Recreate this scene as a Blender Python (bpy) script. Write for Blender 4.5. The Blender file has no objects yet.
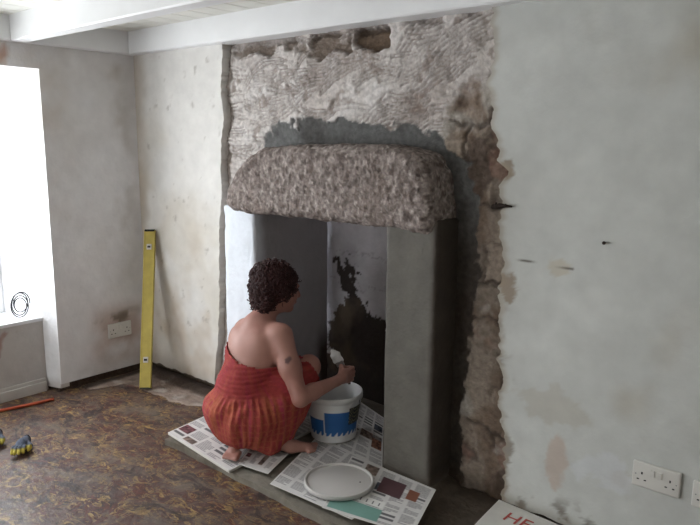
import bpy, bmesh, math, random
import numpy as np
from mathutils import Vector, Matrix
random.seed(7)
SC = bpy.context.scene
COL = SC.collection
PI = math.pi

# ------------------------------------------------------------------ camera
CAM_H = 1.37
YAW, PITCH, ROLL, FPX = math.radians(40.6), math.radians(10.2), math.radians(0.5), 669.0
_f = np.array([-math.sin(YAW)*math.cos(PITCH), math.cos(YAW)*math.cos(PITCH), -math.sin(PITCH)])
_r0 = np.array([math.cos(YAW), math.sin(YAW), 0.0]); _u0 = np.cross(_r0, _f)
_c, _s = math.cos(ROLL), math.sin(ROLL)
_r = _c*_r0 + _s*_u0; _u = -_s*_r0 + _c*_u0
cam_d = bpy.data.cameras.new('camera'); cam = bpy.data.objects.new('camera', cam_d); COL.objects.link(cam)
cam_d.sensor_width = 36.0; cam_d.lens = 36.0*FPX/700.0; cam_d.clip_start = 0.02
cam.matrix_world = Matrix(((_r[0], _u[0], -_f[0], 0), (_r[1], _u[1], -_f[1], 0), (_r[2], _u[2], -_f[2], CAM_H), (0, 0, 0, 1)))
SC.camera = cam

# ------------------------------------------------------------------ world, light, exposure
w = bpy.data.worlds.new('sky'); SC.world = w; w.use_nodes = True
bg = w.node_tree.nodes['Background']
bg.inputs[0].default_value = (0.93, 0.97, 1.0, 1); bg.inputs[1].default_value = 11.0
SC.view_settings.view_transform = 'Standard'; SC.view_settings.look = 'None'
SC.view_settings.gamma = 1.0; SC.view_settings.use_curve_mapping = False
SC.view_settings.exposure = 0.33

def portal(loc, rot, sx, sy):
    l = bpy.data.lights.new('daylight_portal', 'AREA'); l.shape = 'RECTANGLE'; l.size = sx; l.size_y = sy
    l.cycles.is_portal = True
    o = bpy.data.objects.new('daylight_portal', l); COL.objects.link(o); o.location = loc; o.rotation_euler = rot
portal((-3.93, 0.92, 1.07), (0, -PI/2, 0), 1.32, 1.2)
portal((-3.78, -1.35, 1.07), (0, -PI/2, 0), 1.32, 1.2)

portal((-3.0, -2.35, 1.1), (PI/2, 0, 0), 0.7, 1.25)

# ------------------------------------------------------------------ helpers: real positions from sight lines
def ray(x, y): return (x-350)/FPX*_r - (y-262.5)/FPX*_u + _f
O = np.array([0, 0, CAM_H])
def on_z(x, y, h=0.0): d = ray(x, y); return O + d*((h-CAM_H)/d[2])
def on_y(x, y, v): d = ray(x, y); return O + d*(v/d[1])
def on_x(x, y, v): d = ray(x, y); return O + d*(v/d[0])

# ------------------------------------------------------------------ numpy noise
def _hash(i, j, k, s):
    n = (i*374761393 + j*668265263 + k*2147483647 + s*1274126177) & 0xffffffff
    n = ((n ^ (n >> 13))*1274126177) & 0xffffffff
    n = n ^ (n >> 16)
    return (n & 0xffff)/65535.0
def vnoise(p, s=0):
    p = np.asarray(p, float); i = np.floor(p).astype(np.int64); f = p-i; f = f*f*(3-2*f)
    r = 0
    for a in (0, 1):
        for b in (0, 1):
            for c in (0, 1):
                wt = (f[..., 0] if a else 1-f[..., 0])*(f[..., 1] if b else 1-f[..., 1])*(f[..., 2] if c else 1-f[..., 2])
                r = r + wt*_hash(i[..., 0]+a, i[..., 1]+b, i[..., 2]+c, s)
    return r*2-1
def fbm(p, sc, oct=4, s=0):
    p = np.asarray(p, float)*sc; r = 0; a = 1.0; t = 0
    for o in range(oct):
        r = r + a*vnoise(p + 17.3*o, s+o); t += a; a *= 0.5; p = p*2.03
    return r/t
def sm(a, b, x): t = np.clip((x-a)/(b-a), 0, 1); return t*t*(3-2*t)
def mixc(c, col, m): m = np.clip(m, 0, 1)[..., None]; return c*(1-m) + np.array(col)*m
def inpoly(x, z, poly):
    r = np.zeros(x.shape, bool); n = len(poly)
    for i in range(n):
        x1, z1 = poly[i]; x2, z2 = poly[(i+1) % n]
        if z1 == z2: continue
        c = ((z1 > z) != (z2 > z)) & (x < (x2-x1)*(z-z1)/(z2-z1)+x1)
        r ^= c
    return r
def polydist(x, z, poly):                     # signed, negative inside
    d = np.full(x.shape, 1e9); n = len(poly)
    for i in range(n):
        x1, z1 = poly[i]; x2, z2 = poly[(i+1) % n]
        ex, ez = x2-x1, z2-z1; L = ex*ex+ez*ez+1e-12
        t = np.clip(((x-x1)*ex+(z-z1)*ez)/L, 0, 1)
        d = np.minimum(d, np.hypot(x-x1-t*ex, z-z1-t*ez))
    return np.where(inpoly(x, z, poly), -d, d)

# ------------------------------------------------------------------ materials
def lin(c): 
    c = c/255.0
    return c/12.92 if c <= 0.04045 else ((c+0.055)/1.055)**2.4
def rgb(r, g, b): return (lin(r), lin(g), lin(b))
def mat(name, color=(0.8, 0.8, 0.8), rough=0.8, var=0.1, nsc=8.0, bump=0.0, bsc=60.0, attr=False, spec=0.3, metal=0.0, trans=None):
    m = bpy.data.materials.new(name); m.use_nodes = True; nt = m.node_tree; N = nt.nodes; L = nt.links
    b = N['Principled BSDF']; b.inputs['Roughness'].default_value = rough; b.inputs['Metallic'].default_value = metal
    b.inputs['Specular IOR Level'].default_value = spec
    tc = N.new('ShaderNodeTexCoord')
    no = N.new('ShaderNodeTexNoise'); no.inputs['Scale'].default_value = nsc; no.inputs['Detail'].default_value = 8
    L.new(tc.outputs['Object'], no.inputs['Vector'])
    mr = N.new('ShaderNodeMapRange'); mr.inputs[3].default_value = 1-var; mr.inputs[4].default_value = 1+var
    mr.inputs[1].default_value = 0.3; mr.inputs[2].default_value = 0.7
    L.new(no.outputs['Fac'], mr.inputs[0])
    mx = N.new('ShaderNodeVectorMath'); mx.operation = 'SCALE'
    if attr:
        a = N.new('ShaderNodeAttribute'); a.attribute_name = 'Col'; L.new(a.outputs['Color'], mx.inputs[0])
    else: mx.inputs[0].default_value = color
    L.new(mr.outputs[0], mx.inputs['Scale']); L.new(mx.outputs[0], b.inputs['Base Color'])
    if bump > 0:
        n2 = N.new('ShaderNodeTexNoise'); n2.inputs['Scale'].default_value = bsc; n2.inputs['Detail'].default_value = 6
        L.new(tc.outputs['Object'], n2.inputs['Vector'])
        bp = N.new('ShaderNodeBump'); bp.inputs['Strength'].default_value = bump; bp.inputs['Distance'].default_value = 0.01
        L.new(n2.outputs['Fac'], bp.inputs['Height']); L.new(bp.outputs[0], b.inputs['Normal'])
    return m
M = {}
M['plaster'] = mat('old_plaster', attr=True, rough=0.85, var=0.05, nsc=14, bump=0.25, bsc=30)
M['masonry'] = mat('stripped_masonry', attr=True, rough=0.95, var=0.22, nsc=45, bump=0.7, bsc=110)
M['stone'] = mat('granite', attr=True, rough=0.9, var=0.35, nsc=70, bump=1.0, bsc=75)
M['render'] = mat('cement_render', attr=True, rough=0.8, var=0.12, nsc=12, bump=0.5, bsc=40)
M['limewash'] = mat('limewash', attr=True, rough=0.85, var=0.04, nsc=20, bump=0.6, bsc=35)
M['white_wood'] = mat('white_painted_wood', rgb(236, 237, 238), rough=0.5, var=0.03, nsc=6, bump=0.1, bsc=25)
M['cream_board'] = mat('cream_painted_board', rgb(226, 225, 218), rough=0.6, var=0.05, nsc=9)
M['concrete'] = mat('concrete', attr=True, rough=0.9, var=0.15, nsc=25, bump=0.6, bsc=50)
M['sill'] = mat('white_sill', rgb(225, 226, 228), rough=0.5, var=0.03)
M['skin'] = mat('skin', attr=True, rough=0.5, var=0.05, nsc=20, bump=0.1, bsc=120, spec=0.4)
M['hair'] = mat('brown_hair', rgb(62, 34, 34), rough=0.55, var=0.35, nsc=60, spec=0.4)
M['dress'] = mat('red_cotton', attr=True, rough=0.85, var=0.14, nsc=55, bump=0.3, bsc=200)
M['plastic'] = mat('white_plastic', rgb(200, 197, 194), rough=0.35, var=0.03, spec=0.5)
M['bucket'] = mat('printed_plastic', attr=True, rough=0.35, var=0.03, spec=0.5)
M['wet_paint'] = mat('wet_white_paint', rgb(236, 238, 240), rough=0.25, var=0.02, spec=0.5)
M['socket'] = mat('socket_plastic', rgb(212, 210, 204), rough=0.4, var=0.03, spec=0.5)
M['black'] = mat('black_rubber', rgb(22, 21, 22), rough=0.6, var=0.2)
M['yellow_metal'] = mat('yellow_enamel', attr=True, rough=0.45, var=0.1, nsc=25, spec=0.5)
M['paper'] = mat('newsprint', attr=True, rough=0.85, var=0.04, nsc=30)
M['red_print'] = mat('red_ink', rgb(190, 92, 86), rough=0.8)
M['orange'] = mat('orange_plastic', rgb(176, 84, 56), rough=0.5, var=0.1)
M['glove'] = mat('glove_fabric', attr=True, rough=0.85, var=0.25, nsc=60, bump=0.3)
M['rust'] = mat('rusty_iron', rgb(48, 38, 33), rough=0.8, var=0.3, nsc=80, bump=0.5)
M['wood'] = mat('brush_wood', rgb(70, 45, 35), rough=0.5, var=0.1)
M['steel'] = mat('dull_steel', rgb(150, 150, 150), rough=0.4, metal=0.9)
M['eye'] = mat('eye_white', rgb(225, 220, 215), rough=0.2)
M['cable'] = mat('cable_plastic', rgb(16, 17, 26), rough=0.5)

def glass_mat():
    m = bpy.data.materials.new('window_glass'); m.use_nodes = True; N = m.node_tree.nodes; L = m.node_tree.links
    N.remove(N['Principled BSDF']); t = N.new('ShaderNodeBsdfTransparent'); g = N.new('ShaderNodeBsdfGlossy'); g.inputs['Roughness'].default_value = 0.02
    x = N.new('ShaderNodeMixShader'); x.inputs[0].default_value = 0.06
    L.new(t.outputs[0], x.inputs[1]); L.new(g.outputs[0], x.inputs[2]); L.new(x.outputs[0], N['Material Output'].inputs[0])
    return m
M['glass'] = glass_mat()

def floor_mat():
    m = bpy.data.materials.new('worn_leaf_pattern_flooring'); m.use_nodes = True; N = m.node_tree.nodes; L = m.node_tree.links
    b = N['Principled BSDF']; tc = N.new('ShaderNodeTexCoord')
    def noise(sc, det=4, dist=0.0, vec=None, rough=0.55):
        n = N.new('ShaderNodeTexNoise'); n.inputs['Scale'].default_value = sc; n.inputs['Detail'].default_value = det
        n.inputs['Distortion'].default_value = dist; n.inputs['Roughness'].default_value = rough
        L.new(vec or tc.outputs['Object'], n.inputs['Vector']); return n
    def ramp(src, stops):
        r = N.new('ShaderNodeValToRGB'); e = r.color_ramp.elements
        while len(e) > 1: e.remove(e[-1])
        e[0].position = stops[0][0]; e[0].color = (*stops[0][1], 1)
        for p, c in stops[1:]:
            q = e.new(p); q.color = (*c, 1)
        L.new(src, r.inputs[0]); return r
    def mix(fac, a, bb):
        x = N.new('ShaderNodeMix'); x.data_type = 'RGBA'; L.new(fac, x.inputs[0]); L.new(a, x.inputs[6]); L.new(bb, x.inputs[7]); return x.outputs[2]
    bw = lambda a, c: [(a, (0, 0, 0)), (c, (1, 1, 1))]
    base = ramp(noise(5.5, 5, 1.5).outputs[0], [(0.32, rgb(58, 46, 46)), (0.44, rgb(96, 64, 58)), (0.52, rgb(116, 98, 82)), (0.6, rgb(92, 60, 54)), (0.70, rgb(60, 50, 52))])
    # curled ochre leaves: thin bands of a strongly distorted noise
    map1 = N.new('ShaderNodeMapping'); map1.inputs['Rotation'].default_value = (0, 0, -0.5); map1.inputs['Scale'].default_value = (0.75, 1.3, 1); L.new(tc.outputs['Object'], map1.inputs[0])
    n1 = noise(9, 3, 1.7, map1.outputs[0]); leaf = ramp(n1.outputs[0], [(0.545, (0, 0, 0)), (0.57, (1, 1, 1)), (0.61, (1, 1, 1)), (0.64, (0, 0, 0))])
    n2 = noise(14, 3, 2.0, map1.outputs[0]); leaf2 = ramp(n2.outputs[0], [(0.40, (0, 0, 0)), (0.425, (1, 1, 1)), (0.45, (1, 1, 1)), (0.47, (0, 0, 0))])
    n3 = noise(8, 3, 1.8); red = ramp(n3.outputs[0], [(0.38, (0, 0, 0)), (0.42, (1, 1, 1)), (0.47, (1, 1, 1)), (0.50, (0, 0, 0))])
    patch = ramp(noise(12, 3, 0.6).outputs[0], bw(0.44, 0.52))
    oc = ramp(noise(30, 2).outputs[0], [(0.35, rgb(140, 112, 66)), (0.65, rgb(196, 168, 104))])
    rc = ramp(noise(20, 2).outputs[0], [(0.35, rgb(82, 42, 36)), (0.65, rgb(112, 62, 50))])
    mul = N.new('ShaderNodeMath'); mul.operation = 'MULTIPLY'; L.new(leaf.outputs[0], mul.inputs[0]); L.new(patch.outputs[0], mul.inputs[1])
    mul2 = N.new('ShaderNodeMath'); mul2.operation = 'MULTIPLY'; mul2.inputs[1].default_value = 0.6; L.new(leaf2.outputs[0], mul2.inputs[0])
    c = mix(red.outputs[0], base.outputs[0], rc.outputs[0]); c = mix(mul2.outputs[0], c, oc.outputs[0]); c = mix(mul.outputs[0], c, oc.outputs[0])
    # bare, trodden grey patches
    map2 = N.new('ShaderNodeMapping'); map2.inputs['Rotation'].default_value = (0, 0, 0.6); map2.inputs['Scale'].default_value = (1, 2.0, 1); L.new(tc.outputs['Object'], map2.inputs[0])
    wear = ramp(noise(3.6, 8, 0.8, map2.outputs[0], 0.7).outputs[0], [(0.47, (0, 0, 0)), (0.66, (0.75, 0.75, 0.75))])
    gc = ramp(noise(14, 5).outputs[0], [(0.3, rgb(104, 96, 88)), (0.7, rgb(140, 132, 120))])
    c = mix(wear.outputs[0], c, gc.outputs[0])
    dk = ramp(noise(8, 6, 1.2, map1.outputs[0], 0.7).outputs[0], [(0.53, (0, 0, 0)), (0.62, (0.85, 0.85, 0.85))])
    dc = ramp(noise(9, 2).outputs[0], [(0.3, rgb(40, 34, 36)), (0.7, rgb(58, 50, 52))])
    c = mix(dk.outputs[0], c, dc.outputs[0])
    sp = ramp(noise(70, 3).outputs[0], [(0.70, (0, 0, 0)), (0.74, (0.8, 0.8, 0.8))])
    sc_ = ramp(noise(5, 2).outputs[0], [(0.3, rgb(150, 145, 135)), (0.7, rgb(190, 185, 175))])
    c = mix(sp.outputs[0], c, sc_.outputs[0])
    dm_ = N.new('ShaderNodeVectorMath'); dm_.operation = 'MULTIPLY'; dm_.inputs[1].default_value = (0.66, 0.62, 0.64); L.new(c, dm_.inputs[0]); L.new(dm_.outputs[0], b.inputs['Base Color'])
    rr = N.new('ShaderNodeMapRange'); rr.inputs[3].default_value = 0.38; rr.inputs[4].default_value = 0.7
    L.new(noise(6, 5).outputs[0], rr.inputs[0]); L.new(rr.outputs[0], b.inputs['Roughness'])
    bp = N.new('ShaderNodeBump'); bp.inputs['Strength'].default_value = 0.5; bp.inputs['Distance'].default_value = 0.008
    L.new(noise(28, 6).outputs[0], bp.inputs['Height']); L.new(bp.outputs[0], b.inputs['Normal'])
    return m
M['floor'] = floor_mat()

# ------------------------------------------------------------------ object helpers
def mesh_obj(name, verts, faces, m, parent=None, col=None, smooth=False, mats=None, fmat=None):
    me = bpy.data.meshes.new(name)
    me.from_pydata([tuple(v) for v in verts], [], [tuple(int(i) for i in f) for f in faces])
    if mats: 
        for q in mats: me.materials.append(q)
    else: me.materials.append(m)
    if fmat is not None: me.polygons.foreach_set('material_index', np.asarray(fmat, np.int32))
    if col is not None:
        a = me.color_attributes.new('Col', 'FLOAT_COLOR', 'POINT')
        c4 = np.ones((len(verts), 4), np.float32); c4[:, :3] = col; a.data.foreach_set('color', c4.ravel())
    if smooth: me.polygons.foreach_set('use_smooth', np.ones(len(me.polygons), bool))
    me.validate(); me.update()
    o = bpy.data.objects.new(name, me); COL.objects.link(o)
    if parent: o.parent = parent
    return o
def bm_obj(name, bm, m, parent=None, smooth=False):
    me = bpy.data.meshes.new(name); bmesh.ops.recalc_face_normals(bm, faces=bm.faces); bm.to_mesh(me); bm.free(); me.materials.append(m)
    if smooth: me.polygons.foreach_set('use_smooth', np.ones(len(me.polygons), bool))
    o = bpy.data.objects.new(name, me); COL.objects.link(o)
    if parent: o.parent = parent
    return o
def fill_col(o, fn):
    me = o.data; n = len(me.vertices); p = np.zeros(n*3); me.vertices.foreach_get('co', p); p = p.reshape(-1, 3)
    c = fn(p); a = me.color_attributes.new('Col', 'FLOAT_COLOR', 'POINT')
    c4 = np.ones((n, 4), np.float32); c4[:, :3] = c; a.data.foreach_set('color', c4.ravel()); return o
def box(bm, x0, x1, y0, y1, z0, z1, bev=0.0, mtx=None, seg=2):
    r = bmesh.ops.create_cube(bm, size=1.0)
    vs = r['verts']
    for v in vs: v.co = Vector(((x0+x1)/2+v.co.x*(x1-x0), (y0+y1)/2+v.co.y*(y1-y0), (z0+z1)/2+v.co.z*(z1-z0)))
    if bev > 0:
        es = list({e for v in vs for e in v.link_edges})
        rr = bmesh.ops.bevel(bm, geom=es, offset=bev, segments=seg, profile=0.6, affect='EDGES')
        vs = list({v for f in rr['faces'] for v in f.verts} | {v for v in vs if v.is_valid})
    if mtx is not None:
        for v in vs: v.co = mtx @ v.co
    return vs
def frame_of(t):
    t = Vector(t).normalized(); a = Vector((0, 0, 1)) if abs(t.z) < 0.9 else Vector((1, 0, 0))
    n = t.cross(a).normalized(); return n, t.cross(n).normalized()
def tube(bm, pts, rad, seg=10, cap=True):
    pts = [Vector(p) for p in pts]; n = len(pts)
    rads = rad if hasattr(rad, '__len__') else [rad]*n
    rings = []; nx = None
    for i, p in enumerate(pts):
        t = (pts[min(i+1, n-1)]-pts[max(i-1, 0)]).normalized()
        if nx is None: nx, _ = frame_of(t)
        nx = (nx - t*nx.dot(t)).normalized(); ny = t.cross(nx)
        rings.append([bm.verts.new(p+(nx*math.cos(2*PI*k/seg)+ny*math.sin(2*PI*k/seg))*rads[i]) for k in range(seg)])
    for a, b in zip(rings, rings[1:]):
        for k in range(seg): bm.faces.new((a[k], a[(k+1) % seg], b[(k+1) % seg], b[k]))
    if cap: bm.faces.new(rings[0][::-1]); bm.faces.new(rings[-1])
def lathe(bm, prof, seg=48, c=(0, 0, 0)):
    rings = []
    for r, z in prof:
        rings.append([bm.verts.new((c[0]+max(r, 1e-4)*math.cos(2*PI*k/seg), c[1]+max(r, 1e-4)*math.sin(2*PI*k/seg), c[2]+z)) for k in range(seg)])
    for a, b in zip(rings, rings[1:]):
        for k in range(seg): bm.faces.new((a[k], a[(k+1) % seg], b[(k+1) % seg], b[k]))
def tag(o, label, cat, group=None, kind=None):
    o['label'] = label; o['category'] = cat
    if group: o['group'] = group
    if kind: o['kind'] = kind
    return o
def struct(o): o['kind'] = 'structure'; return o
def empty(name, loc=(0, 0, 0)):
    o = bpy.data.objects.new(name, None); o.location = loc; o.empty_display_size = 0.1; COL.objects.link(o); return o
def gridmesh(P):                               # P (m,n,3) -> verts, faces
    m, n = P.shape[:2]; idx = np.arange(m*n).reshape(m, n)
    f = np.stack([idx[:-1, :-1], idx[:-1, 1:], idx[1:, 1:], idx[1:, :-1]], -1).reshape(-1, 4)
    return P.reshape(-1, 3), f
def slab_from_grid(P, off):                    # closed solid: front grid P, back grid P+off
    V, F = gridmesh(P); m, n = P.shape[:2]; k = m*n
    Vb = V + np.array(off); Fb = F[:, ::-1] + k
    idx = np.arange(k).reshape(m, n); loop = np.concatenate([idx[0, :], idx[1:, -1], idx[-1, -2::-1], idx[-2:0:-1, 0]])
    nx = np.roll(loop, -1); S = np.stack([nx, loop, loop+k, nx+k], -1)
    return np.vstack([V, Vb]), np.vstack([F, Fb, S])

# ------------------------------------------------------------------ signed distance modelling (one continuous skin)
class SDF:
    def __init__(s, lo, hi, h):
        s.lo = np.array(lo, float); s.h = h; s.n = (np.ceil((np.array(hi)-s.lo)/h)).astype(int)+1
        s.F = np.full(s.n, 1.0)
    def _box(s, lo, hi):
        a = np.clip(np.floor((lo-s.lo)/s.h).astype(int), 0, s.n); b = np.clip(np.ceil((hi-s.lo)/s.h).astype(int)+1, 0, s.n)
        sl = tuple(slice(a[i], b[i]) for i in range(3))
        ax = [s.lo[i]+s.h*np.arange(a[i], b[i]) for i in range(3)]
        return sl, np.stack(np.meshgrid(*ax, indexing='ij'), -1)
    def _put(s, sl, d, k):
        f = s.F[sl]
        if k < 0: s.F[sl] = np.maximum(f, -d); return
        h = np.maximum(k-np.abs(f-d), 0)/max(k, 1e-6); s.F[sl] = np.minimum(f, d)-h*h*k*0.25
    def cone(s, a, b, ra, rb, k=0.02):
        a = np.array(a, float); b = np.array(b, float); R = max(ra, rb)+k+0.03
        sl, P = s._box(np.minimum(a, b)-R, np.maximum(a, b)+R)
        ab = b-a; t = np.clip(((P-a)@ab)/(ab@ab+1e-12), 0, 1)
        s._put(sl, np.linalg.norm(P-a-t[..., None]*ab, axis=-1)-(ra+(rb-ra)*t), k)
    def chain(s, pts, rs, k=0.02):
        for i in range(len(pts)-1): s.cone(pts[i], pts[i+1], rs[i], rs[i+1], k)
    def ell(s, c, r, k=0.03, rot=None):
        c = np.array(c, float); r = np.array(r, float); R = r.max()+abs(k)+0.03
        sl, P = s._box(c-R, c+R); q = P-c
        if rot is not None: q = q@np.array(rot)
        k0 = np.linalg.norm(q/r, axis=-1); k1 = np.linalg.norm(q/(r*r), axis=-1)
        s._put(sl, k0*(k0-1)/np.maximum(k1, 1e-9), k)
    def mesh(s):                               # naive surface nets
        F = s.F; ins = F < 0; n = F.shape
        acc = np.zeros((n[0]-1, n[1]-1, n[2]-1, 3)); cnt = np.zeros((n[0]-1, n[1]-1, n[2]-1))
        cs = [(i, j, k) for i in (0, 1) for j in (0, 1) for k in (0, 1)]
        g = lambda A, c: A[c[0]:n[0]-1+c[0], c[1]:n[1]-1+c[1], c[2]:n[2]-1+c[2]]
        for a in cs:
            for d in range(3):
                if a[d]: continue
                b = list(a); b[d] = 1
                fa, fb = g(F, a), g(F, b); x = (fa < 0) != (fb < 0)
                t = np.where(x, fa/np.where(x, fa-fb, 1), 0)
                for e in range(3): acc[..., e] += np.where(x, a[e]+(t if e == d else 0), 0)
                cnt += x
        act = cnt > 0; idx = -np.ones(act.shape, np.int64); idx[act] = np.arange(act.sum())
        I = np.argwhere(act); V = (I+acc[act]/cnt[act][:, None])*s.h+s.lo
        faces = []
        for d in range(3):
            u, v = (d+1) % 3, (d+2) % 3
            sa = [slice(1, -1)]*3; sa[d] = slice(0, n[d]-1); sb = list(sa); sb[d] = slice(1, n[d])
            A = ins[tuple(sa)]; B = ins[tuple(sb)]; e = np.argwhere(A != B)
            off = np.ones(3, int); off[d] = 0; e = e+off; fl = ins[tuple(e.T)]
            du = np.zeros(3, int); du[u] = 1; dv = np.zeros(3, int); dv[v] = 1
            q = np.stack([idx[tuple((e-du-dv).T)], idx[tuple((e-dv).T)], idx[tuple(e.T)], idx[tuple((e-du).T)]], -1)
            q[~fl] = q[~fl][:, ::-1]; faces.append(q)
        return V, np.vstack(faces)

# ================================================================== THE ROOM
XL, YB, ZC = -3.478, 2.169, 1.958             # left wall, back wall plaster face, ceiling
XR, YF = 1.3, -2.2
MAS = YB+0.030                                # face of stripped masonry
PASTEL = rgb(196, 193, 184)

# floor (finish) with small relief; bare concrete strip along the walls
bm = bmesh.new(); box(bm, XL-0.5, XR+0.2, YF-0.2, 2.75, -0.12, 0.0)
struct(bm_obj('floor', bm, M['floor']))

# ceiling of boards running towards the fireplace wall
ceil = []
bm = bmesh.new(); x = XL-0.1; 
while x < XR+0.1:
    box(bm, x+0.004, x+0.126, YF-0.1, 2.4, ZC, ZC+0.02, 0.0015, seg=1); x += 0.13
box(bm, XL-0.2, XR+0.2, YF-0.2, 2.5, ZC+0.0205, ZC+0.05)
struct(bm_obj('ceiling', bm, M['cream_board']))

# ---- left wall with splayed window recess
YC = 1.628                                    # right corner of the recess
W1 = (0.40, YC, 1.722)                         # near side, far side, head height
W2 = (-2.0, -0.75, 1.722)
def plaster_left(p):
    n1 = fbm(p, 1.6, 4, 3); n2 = fbm(p, 5, 5, 9); n3 = fbm(p, 2.5, 5, 21)
    c = np.ones((len(p), 3))*np.array(rgb(224, 223, 224))
    c = mixc(c, rgb(200, 195, 190), sm(0.0, 0.5, n1)*0.7); c = mixc(c, rgb(236, 235, 235), sm(0.0, 0.5, n2)*0.5)
    c = mixc(c, rgb(176, 160, 142), sm(0.12, 0.55, n3)*0.45)
    y, z = p[:, 1], p[:, 2]
    # tide marks near the corner and by the socket
    a = np.exp(-((y-2.07+0.06*n2)/0.07)**2)*sm(0.5, 0.9, z)*sm(-0.35, 0.3, n2+0.3*n3); c = mixc(c, rgb(142, 128, 110), a*0.6)
    a = np.exp(-((y-2.0)/0.17)**4)*np.exp(-((z-0.26)/0.16)**4)*sm(-0.5, 0.1, n2); c = mixc(c, rgb(172, 142, 126), a*0.75)
    a = sm(0.22, 0.0, z+0.1*n2)*sm(-0.3, 0.3, n3); c = mixc(c, rgb(128, 108, 92), a*0.6)
    a = sm(0.1, 0.25, fbm(p, 7, 3, 40))*sm(1.70, 1.76, z)*(y < 1.7); c = mixc(c, rgb(168, 128, 104), a*0.8)
    c = mixc(c, rgb(110, 98, 84), (sm(0.055, 0.02, np.abs(z-0.335-0.01*n2-0.02*(y-1.9)/0.17))*np.exp(-((y-1.99)/0.13)**4))*sm(-0.2, 0.4, fbm(p, 25, 3, 5))*0.8)
    return c
def wall_patch(name, axis, val, a0, a1, z0, z1, step, off, fn, m, parent=None, amp=0.004, edge=None):
    na = max(2, int((a1-a0)/step)+1); nz = max(2, int((z1-z0)/step)+1)
    A, Z = np.meshgrid(np.linspace(a0, a1, na), np.linspace(z0, z1, nz))
    P = np.zeros(A.shape+(3,)); P[..., 2] = Z
    if axis == 'x': P[..., 0] = val; P[..., 1] = A
    else: P[..., 0] = A; P[..., 1] = val
    d = fbm(P, 3.0, 4, 77)*amp
    if axis == 'x': P[..., 0] += d
    else: P[..., 1] += d
    V, F = slab_from_grid(P, off)
    return mesh_obj(name, V, F, m, parent, col=fn(V), smooth=False)
lw = struct(empty('wall_left', (XL, 0, 0))); 
def child(o, p): 
    o.parent = p; o.matrix_parent_inverse = Matrix.Translation(-p.location); return o
child(wall_patch('plaster', 'x', XL, YC, YB+0.02, 0.045, ZC-0.10, 0.016, (-0.44, 0, 0), plaster_left, M['plaster']), lw)
child(wall_patch('plaster', 'x', XL, W1[0], YC, W1[2], ZC-0.10, 0.016, (-0.44, 0, 0), plaster_left, M['plaster']), lw)
child(wall_patch('plaster', 'x', XL, W2[1], W1[0], 0.0, ZC-0.10, 0.05, (-0.44, 0, 0), plaster_left, M['plaster']), lw)
child(wall_patch('plaster', 'x', XL, W2[0], W2[1], W2[2], ZC-0.10, 0.05, (-0.44, 0, 0), plaster_left, M['plaster']), lw)
child(wall_patch('plaster', 'x', XL, W2[0], W2[1], 0.0, 0.415, 0.05, (-0.44, 0, 0), plaster_left, M['plaster']), lw)
child(wall_patch('plaster', 'x', XL, YF-0.1, W2[0], 0.0, ZC-0.10, 0.05, (-0.44, 0, 0), plaster_left, M['plaster']), lw)
# splayed cheeks of the first window, painted white
def white_paint(p):
    n = fbm(p, 6, 4, 2); c = np.ones((len(p), 3))*np.array(rgb(228, 228, 230)); c = mixc(c, rgb(205, 203, 202), sm(0.1, 0.6, n)*0.5)
    c = mixc(c, rgb(150, 135, 120), sm(0.10, 0.0, p[:, 2]+0.03*n)*0.6); return c
def cheek(y_in, y_out, x_out, z0, z1, thick):
    n = 24; nz = 80
    T, Z = np.meshgrid(np.linspace(0, 1, n), np.linspace(z0, z1, nz))
    P = np.stack([XL-0.008+(x_out-XL+0.008)*T, y_in+(y_out-y_in)*T, Z], -1); P[..., 1] += fbm(P, 5, 3, 8)*0.002
    V, F = slab_from_grid(P, (0, thick, 0)); return mesh_obj('window_cheek', V, F, M['limewash'], col=white_paint(V))
child(cheek(YC, 1.485, -3.90, 0.02, W1[2]+0.01, 0.05), lw)
child(cheek(W1[0], 0.55, -3.90, 0.0, W1[2]+0.01, -0.05), lw)
# panel below the sill, sill, skirting of the recess
def panel_col(p):
    n = fbm(p, 4, 4, 12); n2 = fbm(p, 12, 3, 60); c = np.ones((len(p), 3))*np.array(rgb(190, 186, 182)); c = mixc(c, rgb(168, 160, 152), sm(0, 0.5, n)*0.7)
    c = mixc(c, rgb(158, 122, 110), sm(0.25, 0.32, fbm(p, 9, 2, 33))*0.75); return c
XP = XL-0.10
pan = wall_patch('window_panel', 'x', XP, W1[0]+0.02, 1.60, 0.0, 0.40, 0.012, (-0.32, 0, 0), panel_col, M['plaster']); child(pan, lw)
bm = bmesh.new(); box(bm, XP-0.32, XP+0.006, W1[0]+0.05, 1.598, 0.395, 0.415, 0.004)
tr = struct(bm_obj('window_sill', bm, M['sill'])); child(tr, lw); 
bm = bmesh.new(); box(bm, XP+0.004, XP+0.022, W1[0]+0.03, 1.585, 0.0, 0.056, 0.004); box(bm, XP+0.004, XP+0.014, W1[0]+0.03, 1.585, 0.055, 0.075, 0.004)
struct(bm_obj('baseboard_left', bm, mat('grey_white_skirting', rgb(188, 184, 178), rough=0.6, var=0.1)))
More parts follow.
